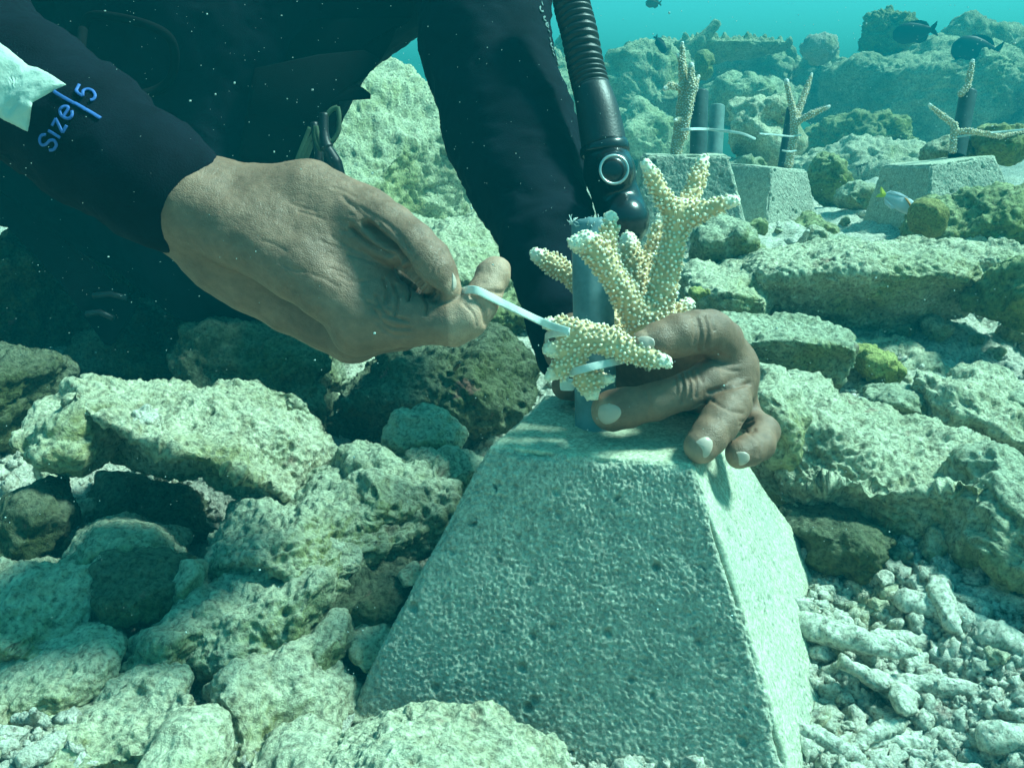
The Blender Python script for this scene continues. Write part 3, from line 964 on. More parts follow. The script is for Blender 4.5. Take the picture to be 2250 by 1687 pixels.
# ------------------------------------------------------------------ concrete planting blocks
def block_mesh(name, base_c, yaw, wt, wb, h, n, seed, parent, tilt=(0, 0), amp=1.0, bright=None, skew=0.0):
    """Truncated pyramid, sides wt (top) and wb (bottom) wide, base centre at base_c."""
    cube, Q = cube_sphere(n)
    c = np.sin(np.arctan(cube) * 1.0) / math.sin(math.pi / 4)          # back to an even cube grid
    c = np.clip(cube, -1, 1)
    c = np.arctan(c) / (math.pi / 4)
    # rounded edges
    r = .045
    inner = np.clip(c, -1 + r, 1 - r)
    dlt = c - inner
    ln = np.linalg.norm(dlt, axis=1)[:, None]
    c = inner + np.where(ln > 1e-9, dlt / np.maximum(ln, 1e-9) * r, 0)
    t = (c[:, 2] + 1) / 2
    wt, wb = np.broadcast_to(wt, 2), np.broadcast_to(wb, 2)
    wx, wy = [(wb[i] + (wt[i] - wb[i]) * t) / 2 for i in (0, 1)]
    V = np.stack([c[:, 0] * wx * (1 + skew * (1 - t) * c[:, 1]), c[:, 1] * wy, t * h], 1)
    N = normals(V, Q)
    q = V + seed * 1.7
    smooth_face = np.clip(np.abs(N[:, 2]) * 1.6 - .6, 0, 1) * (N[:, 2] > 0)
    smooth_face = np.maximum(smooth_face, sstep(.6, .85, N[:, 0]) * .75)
    edge = sstep(.10, .0, 1 - np.sort(np.abs(cube), axis=1)[:, 1])
    rough = 1 - .75 * smooth_face
    hgt = rough * amp * (.0005 * fbm(q * 60, 2) + .00062 * fbm(q * 480, 2, .7) + .0003 * noise(q * 800)) + .0016 * fbm(q * 16, 2)
    hgt -= rough * amp * (.0040 * sstep(.24, .07, worley(q * 62)) * (noise(q * 22) > .0) + .0008 * sstep(.3, .1, worley(q * 190)))
    gp = np.random.RandomState(seed + 40)
    for k in range(70 if n > 200 else 0):               # air holes left by the casting
        j = gp.randint(len(V))
        pr = gp.uniform(.0009, .0024)
        dd_ = ((V - V[j]) ** 2).sum(1)
        hgt -= rough * pr * 1.7 * np.exp(-(dd_ / pr ** 2) ** 1.5)
    hgt -= edge * amp * (.0022 * np.abs(noise(q * 110)) + .0040 * sstep(.05, .6, noise(q * 38)))
    V = V + N * hgt[:, None]
    ca, sa = math.cos(yaw), math.sin(yaw)
    Rm = np.array([[ca, -sa, 0], [sa, ca, 0], [0, 0, 1]])
    tx, ty = tilt
    Tx = np.array([[1, 0, 0], [0, math.cos(tx), -math.sin(tx)], [0, math.sin(tx), math.cos(tx)]])
    Ty = np.array([[math.cos(ty), 0, math.sin(ty)], [0, 1, 0], [-math.sin(ty), 0, math.cos(ty)]])
    V = V @ (Ty @ Tx @ Rm).T + np.asarray(base_c)
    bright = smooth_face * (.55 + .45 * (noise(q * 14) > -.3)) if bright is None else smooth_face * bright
    return mesh_obj(name, V, Q, M['concrete'], parent, attrs={'tip': np.clip(bright, 0, 1)})

def hollow_pipe(name, a, b, r, parent, mat, ragged=.0, wall=.0022):
    a, b = np.asarray(a, float), np.asarray(b, float)
    t = np.linspace(0, 1, 40)
    path = a + (b - a) * t[:, None]
    seg = 40
    Vo, fo = tube(path, r, seg, caps=False)
    Vi, fi = tube(path[::-1][:20], r - wall, seg, caps=False)
    # ragged rim
    if ragged:
        ang = np.arange(seg)
        top = slice(39 * seg, 40 * seg)
        Vo[top] += (b - a) / np.linalg.norm(b - a) * (ragged * np.abs(noise(np.stack([ang * .7, ang * 0, ang * 0], 1))))[:, None]
    bag = Bag().add(Vo, fo)
    # inner wall: rebuild directly so that it follows the outer ring frame
    ax = (b - a) / np.linalg.norm(b - a)
    ctr = np.repeat(path, seg, 0)
    Vin = ctr + (Vo - ctr - ((Vo - ctr) @ ax)[:, None] * ax) * (1 - wall / r) + ((Vo - ctr) @ ax)[:, None] * ax
    bag.add(Vin, fo[0][:, ::-1])
    o = np.arange(seg)
    base = 39 * seg
    n = 40 * seg
    bag.F.append(np.stack([base + o, base + (o + 1) % seg, n + base + (o + 1) % seg, n + base + o], 1))
    return bag.build(name, mat, parent)

# near block: size and turn worked out from its corners in the photo
zt, H = .158, .175
yaw0 = rad(-17.5)
BASE = np.array([.0585, .508, zt - H])
block = empty('planting_block', BASE, 'near concrete pyramid block with a blue-grey pipe, held by the diver', 'concrete block', 'concrete planting blocks')
block_mesh('block', BASE, yaw0, (.112, .112), (.302, .25), H, 290, 1, block, skew=.13)
PIPE_B = P(1312, 925, .530)
PIPE_B[2] = zt - .01
PIPE_T = P(1300, 492, .548)
PIPE_R = 46 * .535 / F
hollow_pipe('pipe', PIPE_B, PIPE_T, PIPE_R, block, M['pipe'], .002)
gq = np.random.RandomState(3)
# frayed plastic shavings on the sawn rim
bag = Bag()
axp = (PIPE_T - PIPE_B) / np.linalg.norm(PIPE_T - PIPE_B)
for i in range(46):
    an = gq.uniform(0, 6.28)
    p = PIPE_T + np.array([math.cos(an), math.sin(an), 0]) * PIPE_R * .98
    e = p + gq.normal(size=3) * .0022 + axp * gq.uniform(0, .004)
    V, fs = tube([p, (p + e) / 2 + gq.normal(size=3) * .0008, e], [.0005, .0004, .0002], 5)
    bag.add(V, fs)
bag.build('frayed_rim', M['tie'], block)

# background blocks: (centre of top front edge px, depth, top width px, yaw, tilt)
def far_block(px, py, d, wpx, yaw, tilt, label, pipe, pmat, bright=None, hmul=1.3):
    w = wpx * d / F
    c = P(px, py, d)
    yaw = rad(yaw)
    n = np.array([-math.sin(yaw), math.cos(yaw), 0])
    h = w * hmul
    base = c + n * w / 2 - np.array([0, 0, h])
    e = empty('planting_block', base, label, 'concrete block', 'concrete planting blocks')
    block_mesh('block', base, yaw, w, w * 1.75, h, 90, int(px) % 13, e, tilt, 1.4, bright)
    for (x0, y0, d0, x1, y1, d1, r) in pipe:
        hollow_pipe('pipe', P(x0, y0, d0), P(x1, y1, d1), r * d0 / F, e, M[pmat], .001)
    return e
far_block(1512, 340, 1.26, 175, -4, (0, 0), 'left background block beside the hose, dark pipe and tall coral', [(1534, 352, 1.33, 1538, 204, 1.35, 19)], 'pipe_dark', .3)
far_block(1722, 366, 1.42, 130, 38, (0, .08), 'middle background block turned cornerwise with a leaning pipe', [(1722, 372, 1.50, 1742, 240, 1.52, 14)], 'pipe_dark', .2)
far_block(2142, 352, 1.34, 165, 14, (0, -.12), 'right background block with a dark leaning pipe', [(2102, 345, 1.42, 2128, 203, 1.44, 18)], 'pipe_dark', .4)
tag(hollow_pipe('clear_tube', P(1570, 345, 1.5), P(1576, 236, 1.52), .013, None, M['pipe_clear']),
    'milky see-through tube standing behind the left background pipe', 'tube')
# ------------------------------------------------------------------ coral fragments
def coral_build(name, chains, mat, label, group=None, h=.0009, poly=.0022, plen=.0023, k=.006, seed=0, cat='coral'):
    """chains: [(px,py,depth,radius px)...] per branch, first point is the root, last the growing tip."""
    CH = [pxs(c) for c in chains]
    def f(p):
        o = None
        for ch in CH:
            g = chain(p, ch, .002)
            o = g if o is None else smin(o, g, k)
        return o
    allp = np.array([a for ch in CH for a, r in ch])
    rm = max(r for ch in CH for a, r in ch)
    V, Q = snets(f, allp.min(0) - rm * 1.5, allp.max(0) + rm * 1.5, h)
    N = normals(V, Q)
    V = V + N * (.0007 * fbm(V * 300, 2))[:, None]
    # growth direction and nearness to a tip for every vertex
    best = np.full(len(V), 9.0)
    G = np.zeros_like(V)
    tipf = np.zeros(len(V))
    for ch in CH:
        L = np.cumsum([0] + [np.linalg.norm(ch[i + 1][0] - ch[i][0]) for i in range(len(ch) - 1)])
        for i in range(len(ch) - 1):
            (a, ra), (b, rb) = ch[i], ch[i + 1]
            ba = b - a
            t = np.clip((V - a) @ ba / (ba @ ba), 0, 1)
            dd = np.linalg.norm(V - a - t[:, None] * ba, axis=1) - (ra + (rb - ra) * t)
            m = dd < best
            best[m] = dd[m]
            G[m] = ba / np.linalg.norm(ba)
            s = L[-1] - (L[i] + t * (L[i + 1] - L[i])) + 0
            tipf[m] = sstep(.007, .0, s[m])
    bag = Bag().add(V, Q, tipf * .9)
    if poly:
        g = np.random.RandomState(seed)
        order = g.permutation(len(V))
        cell = {}
        pick = []
        for i in order:
            key = tuple(np.floor(V[i] / poly).astype(int))
            ok = True
            for dx in (-1, 0, 1):
                for dy in (-1, 0, 1):
                    for dz in (-1, 0, 1):
                        for j in cell.get((key[0] + dx, key[1] + dy, key[2] + dz), ()):
                            if ((V[i] - V[j]) ** 2).sum() < poly * poly:
                                ok = False
            if ok:
                cell.setdefault(key, []).append(i)
                pick.append(i)
        seg = 9
        prof = [(0.0, .62), (.35, .56), (.7, .54), (.92, .50), (1.02, .34), (1.0, .16), (.86, .05)]
        a = np.linspace(0, 2 * math.pi, seg, endpoint=False)
        i0 = np.arange(len(prof) - 1)[:, None] * seg
        j = np.arange(seg)[None]
        PQ = np.stack([i0 + j, i0 + (j + 1) % seg, i0 + seg + (j + 1) % seg, i0 + seg + j], -1).reshape(-1, 4)
        for i in pick:
            d = N[i] * 1.0 + G[i] * g.uniform(.35, .8) + g.normal(size=3) * .12
            d /= np.linalg.norm(d)
            u = np.cross(d, [.3, .5, .8])
            u /= np.linalg.norm(u)
            w = np.cross(d, u)
            r = poly * g.uniform(.55, .80)
            l = plen * g.uniform(.45, 1.35) * (1 - .55 * tipf[i])
            ring = np.concatenate([V[i] - N[i] * .0005 + d * l * z + r * q * (np.cos(a)[:, None] * u + np.sin(a)[:, None] * w) for z, q in prof])
            tv = np.concatenate([np.full(seg, v) for v in (0, .08, .35, .80, 1, .9, .6)])
            bag.add(ring, PQ, np.maximum(tv * g.uniform(.75, 1), tipf[i] * .55))
    o = bag.build(name, mat)
    tag(o, label, cat, group)
    return o

frag = [
 [(1425, 775, .510, 33), (1440, 690, .508, 32), (1455, 640, .506, 29), (1468, 580, .504, 26), (1486, 500, .502, 23), (1500, 468, .501, 23)],
 [(1495, 480, .501, 23), (1462, 440, .497, 18), (1436, 395, .494, 15), (1421, 364, .492, 13)],
 [(1498, 475, .503, 20), (1520, 430, .506, 18), (1532, 395, .508, 17), (1545, 352, .511, 13)],
 [(1500, 472, .500, 22), (1540, 465, .496, 18), (1575, 452, .494, 15), (1612, 441, .492, 13)],
 [(1425, 765, .508, 33), (1405, 700, .505, 32), (1368, 640, .500, 28), (1330, 580, .496, 25), (1300, 545, .494, 22), (1262, 534, .492, 15)],
 [(1330, 575, .497, 20), (1335, 530, .498, 18), (1342, 478, .500, 15)],
 [(1305, 545, .494, 17), (1288, 520, .492, 13)],
 [(1425, 720, .525, 30), (1408, 640, .530, 24), (1392, 580, .532, 22), (1380, 528, .534, 18)],
 [(1412, 645, .530, 20), (1425, 580, .534, 18), (1440, 535, .536, 16), (1452, 482, .538, 13)],
 [(1400, 770, .540, 24), (1330, 690, .572, 22), (1262, 610, .585, 21), (1215, 580, .584, 20), (1178, 560, .583, 15)],
 [(1440, 740, .515, 23), (1480, 695, .518, 18), (1512, 668, .520, 14)],
]
coral_build('coral_fragment', frag, M['coral'], 'cream staghorn coral with upright branches tied to the near block pipe, above the hand', 'coral fragments being planted', seed=1)
low = [
 [(1330, 748, .482, 24), (1275, 730, .481, 23), (1240, 718, .484, 19), (1206, 712, .487, 14)],
 [(1330, 748, .482, 24), (1380, 768, .479, 24), (1430, 785, .475, 19), (1463, 795, .473, 14)],
 [(1285, 745, .483, 20), (1240, 762, .482, 17), (1206, 768, .483, 14)],
 [(1280, 745, .484, 22), (1255, 785, .485, 21), (1228, 812, .486, 18), (1208, 826, .487, 12)],
 [(1262, 790, .488, 17), (1285, 835, .492, 18), (1300, 862, .496, 18)],
 [(1290, 838, .492, 14), (1318, 832, .490, 13), (1342, 832, .489, 9)],
]
coral_build('coral_fragment', low, M['coral'], 'short curved cream coral piece held across the near pipe between index and middle finger', 'coral fragments being planted', seed=2, poly=.0022)
far1 = [
 [(1486, 335, 1.28, 12.2), (1494, 270, 1.28, 11.5), (1502, 200, 1.28, 10.1), (1500, 150, 1.28, 8.6), (1499, 95, 1.28, 3.6)],
 [(1500, 300, 1.275, 10.1), (1512, 240, 1.272, 9.4), (1519, 190, 1.27, 9.4), (1519, 143, 1.27, 5.8)],
 [(1502, 195, 1.28, 7.2), (1475, 188, 1.27, 6.5), (1460, 196, 1.265, 4.3)],
 [(1514, 225, 1.272, 6.5), (1526, 195, 1.27, 6.5), (1535, 168, 1.27, 3.6)],
 [(1497, 140, 1.28, 5.0), (1489, 122, 1.28, 3.6)],
 [(1494, 262, 1.27, 5.0), (1483, 265, 1.265, 3.6)],
]
far2 = [
 [(1733, 362, 1.47, 8.6), (1745, 300, 1.47, 7.9), (1745, 250, 1.47, 7.9), (1735, 215, 1.47, 5.8), (1728, 178, 1.47, 5.0)],
 [(1748, 265, 1.47, 7.2), (1762, 225, 1.475, 6.5), (1774, 190, 1.48, 5.8), (1784, 163, 1.48, 2.9)],
 [(1752, 268, 1.465, 6.5), (1785, 250, 1.455, 6.5), (1821, 235, 1.45, 3.6)],
]
far3 = [
 [(2112, 206, 1.43, 7.2), (2126, 190, 1.43, 6.5), (2132, 160, 1.43, 5.8), (2137, 135, 1.43, 4.3)],
 [(2094, 330, 1.39, 7.2), (2098, 275, 1.39, 6.5), (2070, 255, 1.385, 5.8), (2042, 231, 1.38, 3.6)],
 [(2098, 290, 1.39, 6.5), (2130, 288, 1.385, 5.8), (2200, 300, 1.40, 5.0), (2258, 288, 1.41, 3.6)],
]
GF = 'coral fragments on the background blocks'
for ch, lb, s in ((far1, 'tall tan staghorn coral tied to the left background pipe', 3), (far2, 'forked tan staghorn coral on the middle background block', 4), (far3, 'thin pinkish staghorn coral around the right background pipe', 5)):
    coral_build('coral_fragment', ch, M['coral_far'], lb, GF, h=.0014, poly=.0030, plen=.0016, k=.004, seed=s)

# ------------------------------------------------------------------ cable ties
def tie(path, w, label, th=.0012, n=10):
    pts = spline([P(*q) for q in path], n)
    V, fs = ribbon(pts, w, th, UP + .15 * FWD)
    return V, fs
V1, f1 = tie([(985, 643, .452), (1007, 643, .451), (1030, 637, .443), (1052, 640, .440), (1096, 662, .446), (1140, 683, .462), (1182, 703, .474), (1212, 716, .470), (1250, 728, .464)], .0040, '')
V2, f2 = tie([(1248, 835, .520), (1243, 822, .497), (1262, 816, .480), (1300, 806, .474), (1345, 796, .480), (1372, 790, .492)], .0042, '')
V3, f3 = tie([(1250, 728, .464), (1200, 740, .495), (1222, 775, .54), (1262, 800, .562), (1310, 800, .566), (1350, 770, .555), (1400, 735, .550), (1470, 665, .545), (1488, 640, .55)], .0040, '')
bag = Bag().add(V1, f1).add(V2, f2).add(V3, f3)
# locking head
c = P(1250, 826, .495)
cube, Q = cube_sphere(10)
u = np.clip(cube, -1, 1)
bag.add(u / ((np.abs(u) ** 6).sum(1) ** (1 / 6))[:, None] * np.array([.0042, .004, .003]) + P(1246, 845, .518), Q)
tag(bag.build('cable_tie', M['tie']), 'milky white cable tie pulled by the right hand around pipe and coral', 'cable tie', 'cable ties')
V, fs = tie([(1496, 286, 1.262), (1520, 284, 1.258), (1548, 284, 1.29), (1590, 288, 1.28), (1630, 294, 1.27), (1660, 306, 1.27)], .0038, '', .0009)
tag(Bag().add(V, fs).build('cable_tie', M['tie']), 'cable tie with a long tail sticking out right from the left background pipe', 'cable tie', 'cable ties')
V, fs = tie([(1668, 294, 1.42), (1710, 297, 1.44), (1738, 300, 1.455), (1760, 297, 1.46)], .0028, '', .0009)
tag(Bag().add(V, fs).build('cable_tie', M['tie']), 'thin cable tie around the middle background pipe and coral, tail to the left', 'cable tie', 'cable ties')
V, fs = tie([(1718, 331, 1.45), (1735, 333, 1.45), (1750, 331, 1.46)], .0026, '', .0009)
tag(Bag().add(V, fs).build('cable_tie', M['tie']), 'lower short cable tie at the foot of the middle background pipe', 'cable tie', 'cable ties')
V, fs = tie([(2086, 306, 1.40), (2110, 300, 1.385), (2150, 294, 1.39), (2200, 290, 1.39), (2260, 284, 1.38)], .0032, '', .0009)
tag(Bag().add(V, fs).build('cable_tie', M['tie']), 'cable tie on the right background pipe, tail running off to the right', 'cable tie', 'cable ties')
# ------------------------------------------------------------------ the diver
# limbs of the wetsuit as tapered chains in (px, py, depth, radius px)
RARM = pxs([(-260, -330, .86, 190), (-70, 112, .515, 152), (60, 205, .50, 146), (200, 305, .488, 137), (340, 400, .476, 126), (470, 490, .472, 112)])
LARM = pxs([(1040, -190, .90, 160), (1064, 0, .86, 140), (1066, 100, .82, 137), (1126, 300, .78, 136), (1155, 390, .755, 124), (1186, 470, .73, 106), (1204, 540, .70, 98), (1222, 620, .675, 82), (1238, 700, .65, 68), (1240, 780, .64, 60)])
TORSO = [pxs([(530, 520, .95, 175), (440, 555, 1.4, 140)]), pxs([(-160, 230, .97, 225), (250, 335, .97, 205)]), pxs([(330, -330, 1.0, 520), (470, 40, .97, 300)]), pxs([(760, -330, .98, 260), (745, -95, .93, 190)]),  # first chain: shin added behind the knee to block the sun
         pxs([(745, -95, .93, 190), (480, 70, .95, 285)]), pxs([(1040, -190, .92, 165), (745, -150, .93, 200)]),
         pxs([(480, 190, .96, 245), (520, 520, .94, 175)]), pxs([(250, 330, .97, 205), (530, 530, .92, 182)]),
         pxs([(-260, -330, .90, 230), (330, -330, 1.0, 480)])]
CUFF_P = P(450, 466, .474)
_ax = RARM[5][0] - RARM[3][0]
_ax /= np.linalg.norm(_ax)
CUFF_N = _ax - .22 * FWD + .0 * UP
CUFF_N /= np.linalg.norm(CUFF_N)
def suit_f(p, grow=0.0, cut=True):
    r = chain(p, RARM, .012)
    wr = np.maximum(0, .5 - np.abs(((p - CUFF_P) @ CUFF_N) / .03)) * .0
    if cut:
        r = smax(r, (p - CUFF_P) @ CUFF_N, .012)
    l = chain(p, LARM, .012)
    t = None
    for c in TORSO:
        g = chain(p, c)
        t = g if t is None else smin(t, g, .05)
    o = smin(smin(t, l, .02), r, .012)
    return o - grow
body_lo, body_hi = np.array([-.78, .28, .05]), np.array([.16, 1.32, .82])

# ---- right hand (on the left in the photo), pinching the tie
RH_PALM = [pxs([(360, 405, .478, 78), (490, 424, .482, 71), (575, 446, .484, 78), (676, 446, .482, 88), (800, 494, .472, 80)]),          # thumb side
           pxs([(360, 450, .484, 82), (470, 536, .494, 78), (560, 590, .502, 78)]),
           pxs([(420, 455, .472, 86), (520, 505, .467, 78), (660, 592, .462, 68), (788, 690, .461, 62)]),          # first hand bone
           pxs([(500, 575, .504, 74), (640, 660, .505, 68), (776, 736, .500, 61)]),          # second
           pxs([(520, 570, .535, 66), (700, 660, .542, 60), (770, 710, .532, 52)]),
           pxs([(530, 560, .555, 56), (690, 620, .562, 52), (740, 660, .560, 46)]),
           pxs([(600, 500, .476, 80), (700, 545, .472, 80), (785, 585, .472, 62), (822, 606, .474, 48)]),
           pxs([(810, 640, .468, 62), (880, 668, .463, 49), (930, 690, .457, 43)])]                                # web
RH_THUMB = pxs([(800, 494, .470, 78), (848, 510, .462, 66), (905, 543, .452, 55), (938, 572, .448, 51), (956, 600, .447, 46), (974, 628, .447, 36), (986, 641, .447, 27)])
RH_INDEX = pxs([(792, 712, .466, 72), (850, 704, .462, 62), (900, 706, .458, 55), (945, 706, .454, 50), (995, 708, .450, 50), (1024, 698, .449, 47), (1050, 670, .451, 41), (1068, 640, .455, 37), (1083, 606, .460, 37), (1088, 597, .462, 33)])
RH_REST = [pxs([(780, 728, .492, 62), (880, 722, .505, 48), (945, 665, .522, 46), (900, 610, .528, 46), (840, 590, .525, 44)]),
           pxs([(765, 690, .515, 58), (850, 700, .535, 44), (890, 670, .555, 40), (850, 620, .562, 36), (820, 615, .555, 32)]),
           pxs([(738, 660, .535, 50), (800, 665, .56, 38), (830, 640, .575, 34), (800, 600, .58, 30), (775, 595, .575, 27)])]
def hand_f(p, palm, thumb, fingers, kp=.010, kf=.006, kx=.0012):
    o = None
    for c in palm:
        g = chain(p, c)
        o = g if o is None else smin(o, g, kp)
    pal = o
    for c in fingers + [thumb]:
        g = smin(pal, chain(p, c, .002), kf)
        o = smin(o, g, kx)
    return o
def rh_f(p):
    return hand_f(p, RH_PALM, RH_THUMB, [RH_INDEX] + RH_REST, .012, .005, .0010)

# ---- left hand (on the right in the photo), steadying the pipe
LH_PALM = [pxs([(1236, 690, .650, 52), (1262, 756, .630, 54), (1340, 760, .600, 58), (1480, 770, .556, 56), (1598, 790, .514, 50)]),
           pxs([(1262, 765, .628, 52), (1340, 780, .600, 58), (1480, 800, .556, 56), (1604, 815, .512, 49)]),
           pxs([(1262, 772, .630, 48), (1340, 800, .606, 54), (1490, 830, .560, 52), (1614, 846, .514, 41)]),
           pxs([(1266, 780, .632, 44), (1350, 818, .612, 46), (1500, 858, .566, 42), (1622, 876, .526, 33)])]
LH_THUMB = pxs([(1330, 790, .602, 46), (1290, 825, .585, 42), (1262, 842, .570, 38), (1243, 848, .560, 31)])
LH_FING = [pxs([(1600, 790, .513, 49), (1585, 752, .503, 48), (1562, 730, .495, 47), (1530, 730, .490, 48), (1490, 737, .486, 47), (1445, 750, .482, 41), (1416, 755, .480, 31)]),
           pxs([(1600, 815, .510, 49), (1556, 838, .500, 44), (1506, 860, .494, 41), (1440, 882, .496, 41), (1380, 895, .500, 45), (1345, 901, .503, 46)]),
           pxs([(1612, 846, .511, 42), (1606, 885, .496, 45), (1580, 930, .484, 44), (1556, 960, .477, 41), (1540, 980, .473, 38)]),
           pxs([(1622, 876, .526, 33), (1648, 925, .520, 32), (1678, 950, .508, 36), (1668, 975, .496, 35), (1645, 990, .489, 35), (1627, 997, .486, 33)])]
def lh_f(p):
    return hand_f(p, LH_PALM, LH_THUMB, LH_FING, .012, .0055, .0008)

def bounds(chains, pad):
    a = np.array([q for c in chains for q, r in c])
    return a.min(0) - pad, a.max(0) + pad

def carve(V, Q, lines, side=None):
    """Press skin creases into the mesh along polylines given in photo pixels."""
    N = normals(V, Q)
    px, py, d = to_px(V)
    view = CAM - V
    view /= np.linalg.norm(view, axis=1)[:, None]
    face = (N * view).sum(1)
    dep = np.zeros(len(V))
    for pts, w, amp, dmax in lines:
        c = spline(pts, 6) if len(pts) > 2 else np.array(pts, float)
        best = np.full(len(V), 1e9)
        for a, b in zip(c[:-1], c[1:]):
            ba = b - a
            t = np.clip(((px - a[0]) * ba[0] + (py - a[1]) * ba[1]) / (ba @ ba), 0, 1)
            best = np.minimum(best, np.hypot(px - a[0] - t * ba[0], py - a[1] - t * ba[1]))
        g = np.exp(-(best / w) ** 2) * (face > .05) * (d < dmax)
        dep = np.maximum(dep, g * amp) if amp > 0 else dep + g * amp
    return V - N * dep[:, None]

bag = Bag()
lo, hi = bounds(RH_PALM + [RH_THUMB, RH_INDEX] + RH_REST, .026)
V, Q = snets(rh_f, lo, hi, .0009)
cre = [([(805, 490), (835, 522), (862, 548), (880, 575)], 10, .0085, .50), ([(770, 500), (808, 536), (845, 558), (862, 566)], 5, .0035, .5),
       ([(862, 548), (885, 575), (902, 608), (928, 634), (958, 652)], 9, .0085, .5), ([(850, 548), (874, 590), (890, 616)], 5, .0030, .5),
       ([(896, 618), (902, 640), (898, 660)], 4, .0026, .5), ([(930, 652), (938, 668), (934, 690)], 4, .0022, .5), ([(868, 625), (874, 655), (866, 690)], 4, .0018, .5), ([(846, 612), (852, 640), (846, 668)], 4, .0014, .5), ([(826, 650), (850, 690), (896, 705)], 4, .0013, .5), ([(818, 675), (850, 715), (900, 722)], 4, .0011, .5), ([(826, 705), (860, 735), (905, 738)], 4, .0009, .5),
       ([(1040, 632), (1072, 640), (1106, 644)], 5, .0013, .5), ([(1034, 650), (1060, 672), (1066, 712)], 5, .0012, .5), ([(1020, 668), (1040, 690), (1046, 715)], 3, .0007, .5),
       ([(944, 520), (958, 560), (948, 596)], 3, .0006, .5), ([(952, 524), (968, 560), (960, 596)], 3, .0006, .5), ([(960, 534), (978, 566)], 3, .0005, .5),
       ([(786, 648), (820, 668), (860, 675)], 4, .0007, .5), ([(790, 668), (830, 690), (870, 694)], 4, .0006, .5), ([(760, 490), (800, 505), (840, 520)], 4, .0008, .5),
       ([(750, 505), (790, 522), (820, 545)], 4, .0007, .5), ([(770, 470), (820, 485), (870, 515)], 4, .0006, .5), ([(730, 520), (770, 545), (815, 565)], 4, .0005, .5),
       ([(520, 470), (640, 560), (740, 650), (790, 700)], 22, -.0016, .5), ([(560, 640), (660, 700), (760, 770)], 14, -.0008, .52),
       ([(480, 420), (560, 470), (640, 540)], 9, -.0008, .5), ([(776, 735), (800, 752)], 26, -.0022, .52), ([(700, 420), (770, 450), (850, 500)], 11, -.0010, .5), ([(900, 520), (940, 548)], 20, -.0014, .5), ([(560, 420), (660, 440), (740, 490)], 8, -.0007, .5), ([(590, 690), (690, 752)], 10, -.0008, .52), ([(990, 690), (1020, 712)], 18, -.0012, .5)]
gw_ = np.random.RandomState(4)
for k in range(16):                                     # fine folds fanning out from the thumb crease
    t = k / 15
    ax, ay = 745 + 90 * t + gw_.uniform(-8, 8), 430 + 55 * t + gw_.uniform(-6, 6)
    cre.append(([(ax, ay), (ax + 32, ay + 28 + gw_.uniform(-6, 6)), (ax + 62, ay + 66)], 3.6, gw_.uniform(.0005, .0010), .5))
for k in range(14):                                     # and across the back of the hand
    ax, ay = gw_.uniform(560, 780), gw_.uniform(400, 640)
    cre.append(([(ax, ay), (ax + 25, ay + gw_.uniform(4, 16)), (ax + 55, ay + gw_.uniform(10, 30))], 3.6, gw_.uniform(.0003, .0006), .5))
V = carve(V, Q, cre)
V = V + normals(V, Q) * ((.0007 * fbm(V * 55, 3) + .00012 * fbm(V * np.array([420, 300, 420]), 2, ridged=True)))[:, None]
px, py, _ = to_px(V)
pal = np.maximum(sstep(640, 610, py) * sstep(1015, 1040, px), sstep(900, 990, px) * sstep(660, 720, py) * .4)
pal = np.clip(np.maximum(pal, sstep(975, 992, px) * sstep(600, 625, py)), 0, 1) * .9
bag.add(V, Q, pal)
RH_V, RH_Q = V, Q
lo, hi = bounds(LH_PALM + [LH_THUMB] + LH_FING, .022)
V, Q = snets(lh_f, lo, hi, .00095)
cre = [([(1532, 700), (1540, 735), (1534, 770)], 4, .0010, .52), ([(1548, 694), (1556, 728), (1550, 765)], 4, .0012, .52), ([(1524, 705), (1528, 730), (1524, 755)], 3, .0006, .52), ([(1562, 700), (1570, 725)], 4, .0008, .52),
       ([(1496, 822), (1502, 850), (1500, 885)], 4, .0015, .55), ([(1508, 820), (1516, 846), (1514, 880)], 4, .0013, .55), ([(1520, 818), (1530, 842), (1528, 872)], 4, .0012, .55), ([(1484, 830), (1488, 860)], 3, .0007, .55), ([(1534, 815), (1544, 838)], 3, .0008, .55),
       ([(1565, 880), (1600, 900), (1630, 908)], 4, .0009, .52), ([(1560, 862), (1600, 850), (1645, 842)], 5, .0018, .54), ([(1420, 862), (1426, 885), (1424, 918)], 4, .0007, .55),
       ([(1575, 775), (1600, 785), (1635, 778)], 3, .0005, .54), ([(1570, 790), (1605, 800), (1642, 795)], 3, .0005, .54), ([(1575, 805), (1610, 815), (1648, 812)], 3, .0005, .54),
       ([(1625, 935), (1640, 938), (1655, 930)], 3, .0009, .54), ([(1630, 946), (1645, 950), (1658, 944)], 3, .0009, .54), ([(1625, 925), (1640, 926), (1652, 920)], 3, .0008, .54),
       ([(1610, 765), (1640, 780), (1648, 800)], 14, -.0022, .54), ([(1650, 955), (1672, 975), (1668, 1000)], 4, .0006, .54)]
V = carve(V, Q, cre)
V = V + normals(V, Q) * (.0006 * fbm(V * 60, 3))[:, None]
px, py, _ = to_px(V)
pal = np.zeros(len(V))
for tx, ty, r in ((1400, 745, 45), (1318, 905, 48), (1528, 995, 46), (1610, 1010, 40)):
    pal = np.maximum(pal, sstep(r, r * .35, np.hypot(px - tx, py - ty)) * .75)
pal = np.maximum(pal, sstep(1640, 1630, py) * 0)
bag.add(V, Q, pal)
LH_V, LH_Q = V, Q
# body under the suit, coarse
V, Q = snets(lambda p: suit_f(p, -.008, False), body_lo, body_hi, .012)
bag.add(V, Q)
person = bag.build('person', M['skin'], origin=P(480, 700, .95))
tag(person, 'diver in a dark wetsuit leaning over the near block, bare hands on tie and coral', 'person')

